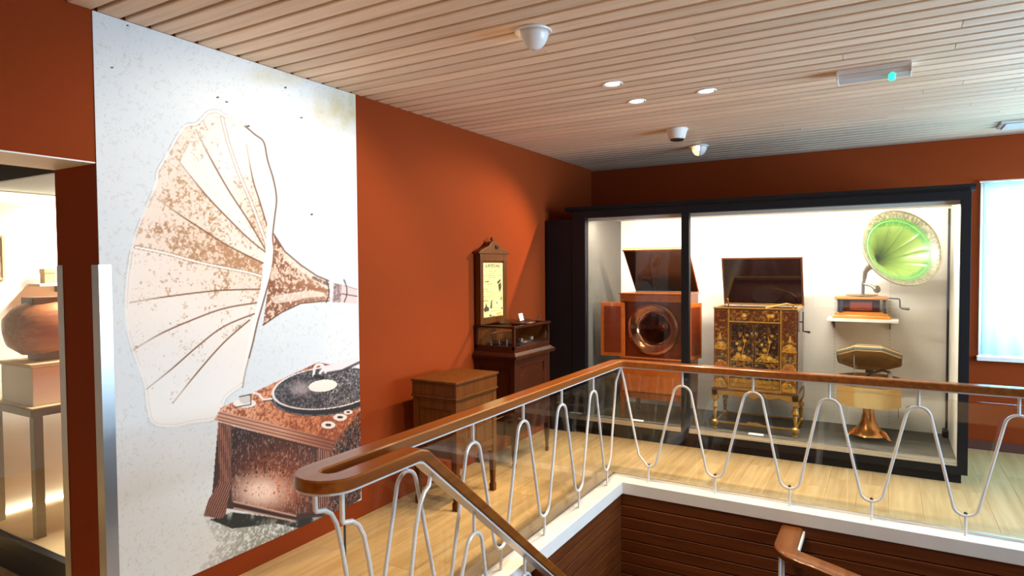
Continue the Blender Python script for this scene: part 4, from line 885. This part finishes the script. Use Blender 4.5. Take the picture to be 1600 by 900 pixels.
# ================================================================= STAIR BALUSTRADE
def balustrade():
    xf, xn, yr = XL-.069, XL+.088, YL+.088       # far rail, near (stair side) rail, cross rail
    RZ = .878
    t = thing('stair_balustrade', 'stair balustrade with varnished wooden handrail, white wavy rods and glass', 'balustrade', (xf, yr, 0))
    prof = [(-.041, -.022), (.041, -.022), (.044, -.019), (.044, .016), (.038, .022), (-.038, .022), (-.044, .016), (-.044, -.019)]
    # handrail path: right end -> corner -> along left -> loop -> near side -> down the stair
    path = [(4.6, yr, RZ)]
    rc = .07
    for k in range(7):
        a = R(90+90*k/6)
        path.append((xf+rc+rc*math.cos(a), yr-rc+rc*math.sin(a), RZ))
    xm, rl = (xf+xn)/2, (xn-xf)/2; ye = 1.585
    path.append((xf, 2.6, RZ))
    for k in range(13):
        a = R(180+180*k/12); path.append((xm+rl*math.cos(a), ye+rl*math.sin(a), RZ))
    yb_ = 1.955; slope = .828
    path += [(xn, yb_-.02, RZ), (xn, yb_+.02, RZ-.012)]
    path += [(xn, 3.75, RZ-.012-slope*(3.75-yb_-.02))]
    MB().sweep(path, prof).build('handrail', rail_wood, t, smooth=True)
    # white flat bar under the rail
    pb = [(-.034, -.032), (.034, -.032), (.034, -.0215), (-.034, -.0215)]
    MB().sweep(path, pb).build('flat_bar', white_metal, t)
    zt_, zb_, r = .742, .122, .0088
    def wave(p0, p1):        # rounded zigzag flank from crest p0 to trough p1
        w = math.hypot(p1[0]-p0[0], p1[1]-p0[1]); h = p0[2]-p1[2]; q = .064
        # circles (0,-q) and (w,-h+q); inner tangent between them
        dx, dz = w, -h+2*q; D = math.hypot(dx, dz); base = math.atan2(dz, dx); be = math.acos(min(1, 2*q/D)); a1 = base+be
        pts = []
        for k in range(9):
            a = math.pi/2+(a1-math.pi/2)*k/8; pts.append((q*math.cos(a), -q+q*math.sin(a)))
        for k in range(9):
            a = a1+math.pi+(-math.pi/2-(a1-math.pi)-2*math.pi*round((-math.pi/2-(a1-math.pi))/(2*math.pi)))*k/8
            pts.append((w+q*math.cos(a), -h+q+q*math.sin(a)))
        ux, uy = (p1[0]-p0[0])/w, (p1[1]-p0[1])/w
        # a sloping stair keeps the same drawing
        return [(p0[0]+ux*a, p0[1]+uy*a, p0[2]+b) for a, b in pts]
    def rod(pts, crest=None, trough=None, top=RZ-.03, base=0):
        o = MB().tube(pts, r, 8).build('wavy_rod', white_metal, t, smooth=True); return o
    def stub(x, y, z0, z1): return MB().tube([(x, y, z0), (x, y, z1)], .0082, 8).build('stub', white_metal, t, smooth=True)
    def clip(x, y, z, d): return MB().lathe([(.0, 0), (.010, 0), (.010, .006), (.004, .010), (.004, .030)], (x, y, z), 10, d, cap=False).build('glass_clip', steel, t, smooth=True)
    # cross section (right)
    crests = [1.655, 2.135, 2.600, 3.085, 3.565, 4.045, 4.525]; troughs = [1.405, 1.885, 2.368, 2.842, 3.325, 3.805, 4.285]
    cor = (xf+.03, yr-.012, RZ-.03)
    pts = []
    # corner rods: straight from under the rail corner to the first trough, and along the left
    first = [cor]+[(cor[0]+(1.36-cor[0])*(k/6)*.82, yr, cor[2]+(.20-cor[2])*(k/6)) for k in range(1, 7)]
    first += [(1.375, yr, .152), (1.39, yr, .130), (1.405, yr, zb_)]
    rod(first)
    for i, c in enumerate(crests):
        tr = troughs[i]
        rod(wave((c, yr, zt_), (tr, yr, zb_))[::-1]); stub(c, yr, zt_, RZ-.026); clip(c, yr, zt_+.012, (0, 1, 0))
        stub(tr, yr, .003, zb_); clip(tr, yr, zb_+.012, (0, 1, 0))
        if i+1 < len(troughs): rod(wave((c, yr, zt_), (troughs[i+1], yr, zb_)))
    # left section, far rail
    cl = [4.085, 3.585, 3.095, 2.590, 2.085]; tl = [4.335, 3.84, 3.345, 2.845, 2.340, 1.835]
    first = [cor]+[(xf, cor[1]+(4.375-cor[1])*(k/6)*.82, cor[2]+(.20-cor[2])*(k/6)) for k in range(1, 7)]+[(xf, 4.37, .152), (xf, 4.355, .130), (xf, 4.335, zb_)]
    rod(first)
    for i, c in enumerate(cl):
        rod(wave((xf, c, zt_), (xf, tl[i], zb_))[::-1]); rod(wave((xf, c, zt_), (xf, tl[i+1], zb_))); stub(xf, c, zt_, RZ-.026); clip(xf, c, zt_+.012, (-1, 0, 0))
    for y in tl: stub(xf, y, .003, zb_); clip(xf, y, zb_+.012, (-1, 0, 0))
    hook = lambda x, y: [(x, y, RZ-.03), (x, y, .742), (x, y+.004, .737), (x, y+.045, .728), (x, y+.075, .705), (x, y+.100, .66), (x, y+.125, .56), (x, y+.175, .28), (x, y+.20, .17), (x, y+.225, .13), (x, y+.25, zb_)]
    rod(hook(xf, 1.585))
    # near rail: hook, trough, up to the sloping bar
    hk = hook(xn, 1.560); rod(hk); ty_ = hk[-1][1]; stub(xn, ty_, -.08, zb_)
    sl = lambda y: RZ-.012-slope*(y-yb_-.02)
    rod([(xn, ty_, zb_), (xn, ty_+.03, .13), (xn, ty_+.055, .17), (xn, ty_+.085, .28), (xn, ty_+.135, .56), (xn, ty_+.165, .66), (xn, ty_+.195, .705), (xn, ty_+.225, .722), (xn, 2.052, sl(2.052)-.028)])
    # sloping waves down the stair
    y = 2.10; nxt = []
    for i in range(4):
        c, tr = 2.36+i*.46, 2.13+i*.46
        rod(wave((xn, c, sl(c)-.14), (xn, tr, sl(tr)-.70))[::-1]); rod(wave((xn, c, sl(c)-.14), (xn, tr+.46, sl(tr+.46)-.70))); stub(xn, c, sl(c)-.14, sl(c)-.03)
        stub(xn, tr, sl(tr)-.95, sl(tr)-.70)
    # glass behind the rods
    for a, b in ((1.775, 3.07), (3.08, YL+.14)):
        bx('glass_panel', pane2, t, XL-.120, XL-.112, a, b, .010, .792)
    for a, b in ((XL-.115, 2.70), (2.71, 4.6)):
        bx('glass_panel', pane2, t, a, b, YL+.138, YL+.146, .010, .792)
    bx('glass_edge', glass_edge, t, XL-.120, XL-.112, 1.770, 1.7745, .010, .792)
balustrade()
# lower stair handrail
def lower_rail():
    z = -.118
    t = thing('lower_handrail', 'worn wooden handrail turning a corner low in the stairwell', 'handrail', (2.40, 4.2, -2.9))
    prof = [(-.058, -.022), (.058, -.022), (.064, -.012), (.064, .012), (.052, .022), (-.052, .022), (-.064, .012), (-.064, -.012)]
    pth = [(2.395, YL+.004, z), (2.395, 4.17, z)]
    for k in range(1, 7):
        a = R(180+74*k/6); pth.append((2.395+.13+.13*math.cos(a), 4.17+.13*math.sin(a), z-.001*k))
    e = pth[-1]; pth += [(e[0]+.10, e[1]-.028, z-.014), (e[0]+.70, e[1]-.20, z-.075), (e[0]+1.5, e[1]-.43, z-.17)]
    MB().sweep(pth, prof).build('rail', old_rail, t, smooth=True)
    pb = [(.026, -.034), (.066, -.034), (.066, -.0225), (.026, -.0225)]
    MB().sweep([(p[0]+.0, p[1], p[2]) for p in pth], [(-.070, -.030), (-.030, -.030), (-.030, -.0225), (-.070, -.0225)]).build('flat_bar', white_metal, t)
    MB().sweep(pth[:3], [(-.078, -.026), (-.066, -.026), (-.066, .004), (-.078, .004)]).build('edge_strip', white_metal, t)
    for (a, b) in ((2.395, 4.14), (2.42, 4.09)): MB().tube([(a-.03, b, z-.02), (a-.03, b, -2.9)], .008).build('post', white_metal, t)
    bx('glass_panel', pane2, t, 2.452, 2.458, 4.17, YL+.004, -1.05, z-.02)
lower_rail()

# ================================================================= CEILING FIXTURES
def washer(loc, rz, label, lit):
    t = thing('wall_washer_lamp', label, 'lamp', (loc[0], loc[1], H), rz, 'dome wall washers on the ceiling')
    MB().lathe([(.0, 0), (.108, 0), (.112, -.006), (.108, -.016), (.088, -.018), (.0, -.016)], (0, 0, 0), 36, cap=False).build('ceiling_ring', plastic, t, smooth=True, local=True)
    # three quarter pointed dome, open towards -x (local)
    m = MB(); n = 40; prof = [(.090, -.016), (.088, -.04), (.080, -.07), (.066, -.098), (.048, -.120), (.028, -.134)]
    vs = []; fs = []; k = len(prof)
    for j in range(n+1):
        a = R(-118+236*j/n)
        for r_, z in prof: vs.append((r_*math.cos(a), r_*math.sin(a), z))
    for j in range(n):
        for i in range(k-1): fs.append((j*k+i, (j+1)*k+i, (j+1)*k+i+1, j*k+i+1))
    vs.append((.0, 0, -.142)); fs += [(j*k+k-1, (j+1)*k+k-1, len(vs)-1) for j in range(n)]
    d = MB().add(vs, fs).build('dome', plastic, t, smooth=True, local=True, fixn=False); s_ = d.modifiers.new('thickness', 'SOLIDIFY'); s_.thickness = .003
    MB().lathe([(.001, -.07), (.02, -.066), (.026, -.05), (.02, -.03), (.012, -.018)], (-.012, 0, 0), 18).build('bulb', lit, t, smooth=True, local=True)
    t.scale = (.78, .78, .64)
    return t
washer((1.479, 2.654), 0, 'white dome lamp on the ceiling opening towards the mural', lamp_warm)
washer((1.417, 5.953), R(48), 'lit white dome lamp on the ceiling above the display case', lamp_warm)
spot('washer_light', (1.425, 2.654, H-.06), (0, 2.30, 1.15), 78, (1, .92, .80), 105, .5, .03)
spot('washer_light', (1.385, 5.915, H-.055), (0, 3.9, .75), 270, WARM, 76, .55, .015)
for i, (x, y) in enumerate(((1.476, 3.664), (1.465, 4.128), (1.923, 4.122))):
    t = thing('downlight', ['lit recessed downlight of three that is closest to the mural dome lamp', 'lit recessed downlight of three that is closest to the smoke detector', 'lit recessed downlight of three that is closest to the emergency light'][i], 'downlight', (x, y, H), 0, 'recessed downlights')
    MB().lathe([(.044, .004), (.044, -.003), (.058, -.006), (.062, 0), (.062, .002)], (x, y, H), 28, cap=False).build('trim_ring', plastic, t, smooth=True)
    MB().lathe([(.001, -.0005), (.044, -.0005), (.044, .002)], (x, y, H), 24, cap=False).build('lens', lamp_down, t)
    spot('downlight_beam', (x, y, H-.012), (x, y, 0), 130, MILD, 110, .8, .04)
for (x, y) in ((2.6, .9), (3.6, .9), (3.6, -.2), (2.6, -.2), (4.8, .9)):
    spot('downlight_offscreen', (x, y, H-.012), (x, y, 0), 130, MILD, 110, .8, .04)
t = thing('smoke_detector', 'white tapered smoke detector with dark underside on the board ceiling', 'detector', (1.448, 5.14, H))
MB().lathe([(.0, 0), (.085, 0), (.085, -.008), (.078, -.016), (.062, -.075), (.056, -.080), (.0, -.080)], (1.448, 5.14, H), 32, cap=False).build('housing', plastic, t, smooth=True); MB().lathe([(.0, -.0805), (.056, -.0805), (.050, -.090), (.0, -.090)], (1.448, 5.14, H), 28, cap=False).build('sensor_grille', lens_dark, t)
MB().lathe([(.0, 0), (.007, -.001), (.005, -.006), (.0, -.007)], (1.448+.055, 5.14-.03, H-.066), 10).build('indicator', acrylic, t)
t = thing('emergency_light', 'long white emergency light fitting with a green lamp on the ceiling', 'light fitting', (2.85, 4.15, H))
MB().prism([(4.085, H), (4.215, H), (4.208, H-.030), (4.092, H-.030)], 'x', 2.655, 3.015).build('housing', plastic, t, .004)
MB().prism([(4.092, H-.0305), (4.208, H-.0305), (4.195, H-.055), (4.105, H-.055)], 'x', 2.660, 3.010).build('diffuser', acrylic, t, .004)
for y in (4.118, 4.182): MB().lathe([(.001, -.026), (.014, -.022), (.018, -.01), (.018, 0)], (2.925, y, H-.048), 14).build('green_lamp', exit_green, t, smooth=True)
for x in (2.652, 3.008): bx('end_cap', plastic, t, x, x+.010, 4.088, 4.212, H-.057, H-.002, .003)
t = thing('ceiling_hatch', 'pale rectangular ceiling fitting by the window end of the boards', 'ceiling panel', (4.2, 6.32, H))
bx('frame', alu, t, 3.66, 4.9, 6.18, 6.46, H-.018, H-.0005, .004); bx('panel', plastic, t, 3.69, 4.87, 6.21, 6.45, H-.03, H-.0185, .004)

# ================================================================= BEYOND THE DOORWAY
yA = 1.548
struct(MB().box(-3.2, -3.0, -2.6, 4.2, -.02, H).build('wall_room_beyond', white_paint)); struct(MB().box(-3.0, -.345, -2.6, -2.45, -.02, H).build('wall_room_front', white_paint)); struct(MB().box(-3.0, -.345, 4.0, 4.2, -.02, H).build('wall_room_back', white_paint))
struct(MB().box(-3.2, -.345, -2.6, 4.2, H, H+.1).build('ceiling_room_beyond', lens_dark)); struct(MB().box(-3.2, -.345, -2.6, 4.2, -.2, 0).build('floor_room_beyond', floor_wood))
t = thing('lit_showcase', 'brightly lit glass showcase with black base seen through the doorway', 'display case', (-1.0, yA, 0))
bx('base', black, t, -1.75, -.36, yA, 3.2, 0, .168, .004); bx('kerb', black, t, -1.75, -.36, yA-.012, yA+.03, .12, .185, .004)
bx('canopy', black, t, -1.75, -.36, yA, 3.2, 2.068, 2.30); bx('case_floor', tan, t, -1.56, -.36, yA+.03, 3.18, .168, .176)
bx('back_wall', case_white, t, -1.60, -1.56, yA, 3.18, .168, 2.0); bx('end_wall', case_white, t, -1.56, -.36, 3.18, 3.2, .168, 2.066)
bx('lower_lining', case_white, t, -1.56, -1.555, yA+.03, 3.18, .19, .80)
bx('glass_pane', pane, t, -1.56, -.36, yA+.008, yA+.014, .185, 2.068)
bx('light_strip', led, t, -1.548, -1.525, yA+.03, 3.1, .178, .195); bx('light_strip', led, t, -1.56, -1.53, yA+.03, 3.1, 2.03, 2.05); bx('upper_lining', case_white, t, -1.575, -1.5605, yA, 3.18, 1.87, 2.066)
area('showcase_light', (-1.515, 2.3, 2.035), (-.05, 0, -1), .03, 1.4, 220, (1, .92, .76)); area('showcase_light', (-1.50, 2.2, .21), (.8, 0, .6), .06, 1.3, 12, (1, .84, .58))
# things in it
tb = thing('display_table', 'dark table with a thin top standing in the lit showcase', 'table', (-1.25, 1.95, .176))
bx('top', walnut, tb, -1.50, -.95, 1.60, 2.45, .83, .87, .004); bx('table_cloth', tan, tb, -1.49, -.96, 1.61, 2.44, .871, .875)
for a in (-1.46, -.99):
    for b in (1.64, 2.38): bx('leg', walnut, tb, a-.022, a+.022, b-.022, b+.022, .1765, .83)
t = thing('pear_gramophone', 'rounded brown wooden gramophone horn lying on the showcase table', 'gramophone', (-1.2, 1.72, 1.102))
MB().lathe([(.0, -.20), (.08, -.185), (.135, -.13), (.155, -.05), (.15, .05), (.12, .15), (.08, .24), (.05, .30), (.035, .36), (.0, .36)], (-1.2, 1.79, 1.285), 28, (.15, 1, .12)).build('horn_body', wood('staved_wood', (.42, .16, .06), (.26, .08, .03), 'Y', .35, 1, vary=0), t, smooth=True)
bx('support_block', oak_mid, t, -1.26, -1.14, 1.72, 1.90, 1.102, 1.155, .004); bx('horn_cap', oak_dark, t, -1.27, -1.13, 1.70, 1.84, 1.415, 1.455, .006)
t = thing('display_box', 'pale box on the showcase table carrying the rounded brown horn', 'box', (-1.2, 1.85, .8755)); bx('carcass', white_paint, t, -1.38, -1.02, 1.64, 2.20, .8755, 1.08, .004); bx('box_top', tan, t, -1.39, -1.01, 1.63, 2.21, 1.08, 1.101, .003)
t = thing('wall_bracket_shelf', 'thin white shelf with two small tins on the showcase wall', 'shelf', (-1.55, 1.95, 1.52)); bx('board', white_paint, t, -1.56, -1.42, 1.86, 2.25, 1.508, 1.524, .003); bx('bracket', case_grey, t, -1.56, -1.46, 2.0, 2.008, 1.47, 1.508)
for y, c_, h_, nm in ((1.935, (.45, .26, .12), .085, 'small brown tin on the thin showcase shelf'), (2.06, (.20, .22, .22), .075, 'small grey tin on the thin showcase shelf')):
    o = MB().box(-1.52, -1.46, y-.03, y+.03, 1.5245, 1.5245+h_).box(-1.523, -1.457, y-.033, y+.033, 1.5245+h_*.72, 1.5245+h_+.004).build('tin', plain('tin_'+nm.split()[1], c_, .4), None, .003); tag(o, nm, 'tin')
t = thing('picture_frame', 'pale framed document hung on the white showcase wall', 'picture', (-1.555, 1.66, 1.55)); bx('sheet', card, t, -1.559, -1.548, 1.60, 1.73, 1.56, 1.80); m = MB(); m.box(-1.559, -1.54, 1.59, 1.605, 1.55, 1.81); m.box(-1.559, -1.54, 1.725, 1.74, 1.55, 1.81); m.box(-1.559, -1.54, 1.605, 1.725, 1.55, 1.562); m.box(-1.559, -1.54, 1.605, 1.725, 1.798, 1.81); m.build('frame', tan, t, .002)
t = thing('wooden_easel', 'small slanted wooden easel under the showcase table', 'easel', (-1.12, 2.0, .176)); MB().sweep([(-1.12, 2.12, .80), (-1.12, 1.98, .60)], [(-.02, -.008), (.02, -.008), (.02, .008), (-.02, .008)]).build('strut', honey, t); bx('stand', oak_mid, t, -1.16, -1.08, 2.10, 2.16, .1765, .80, .003)
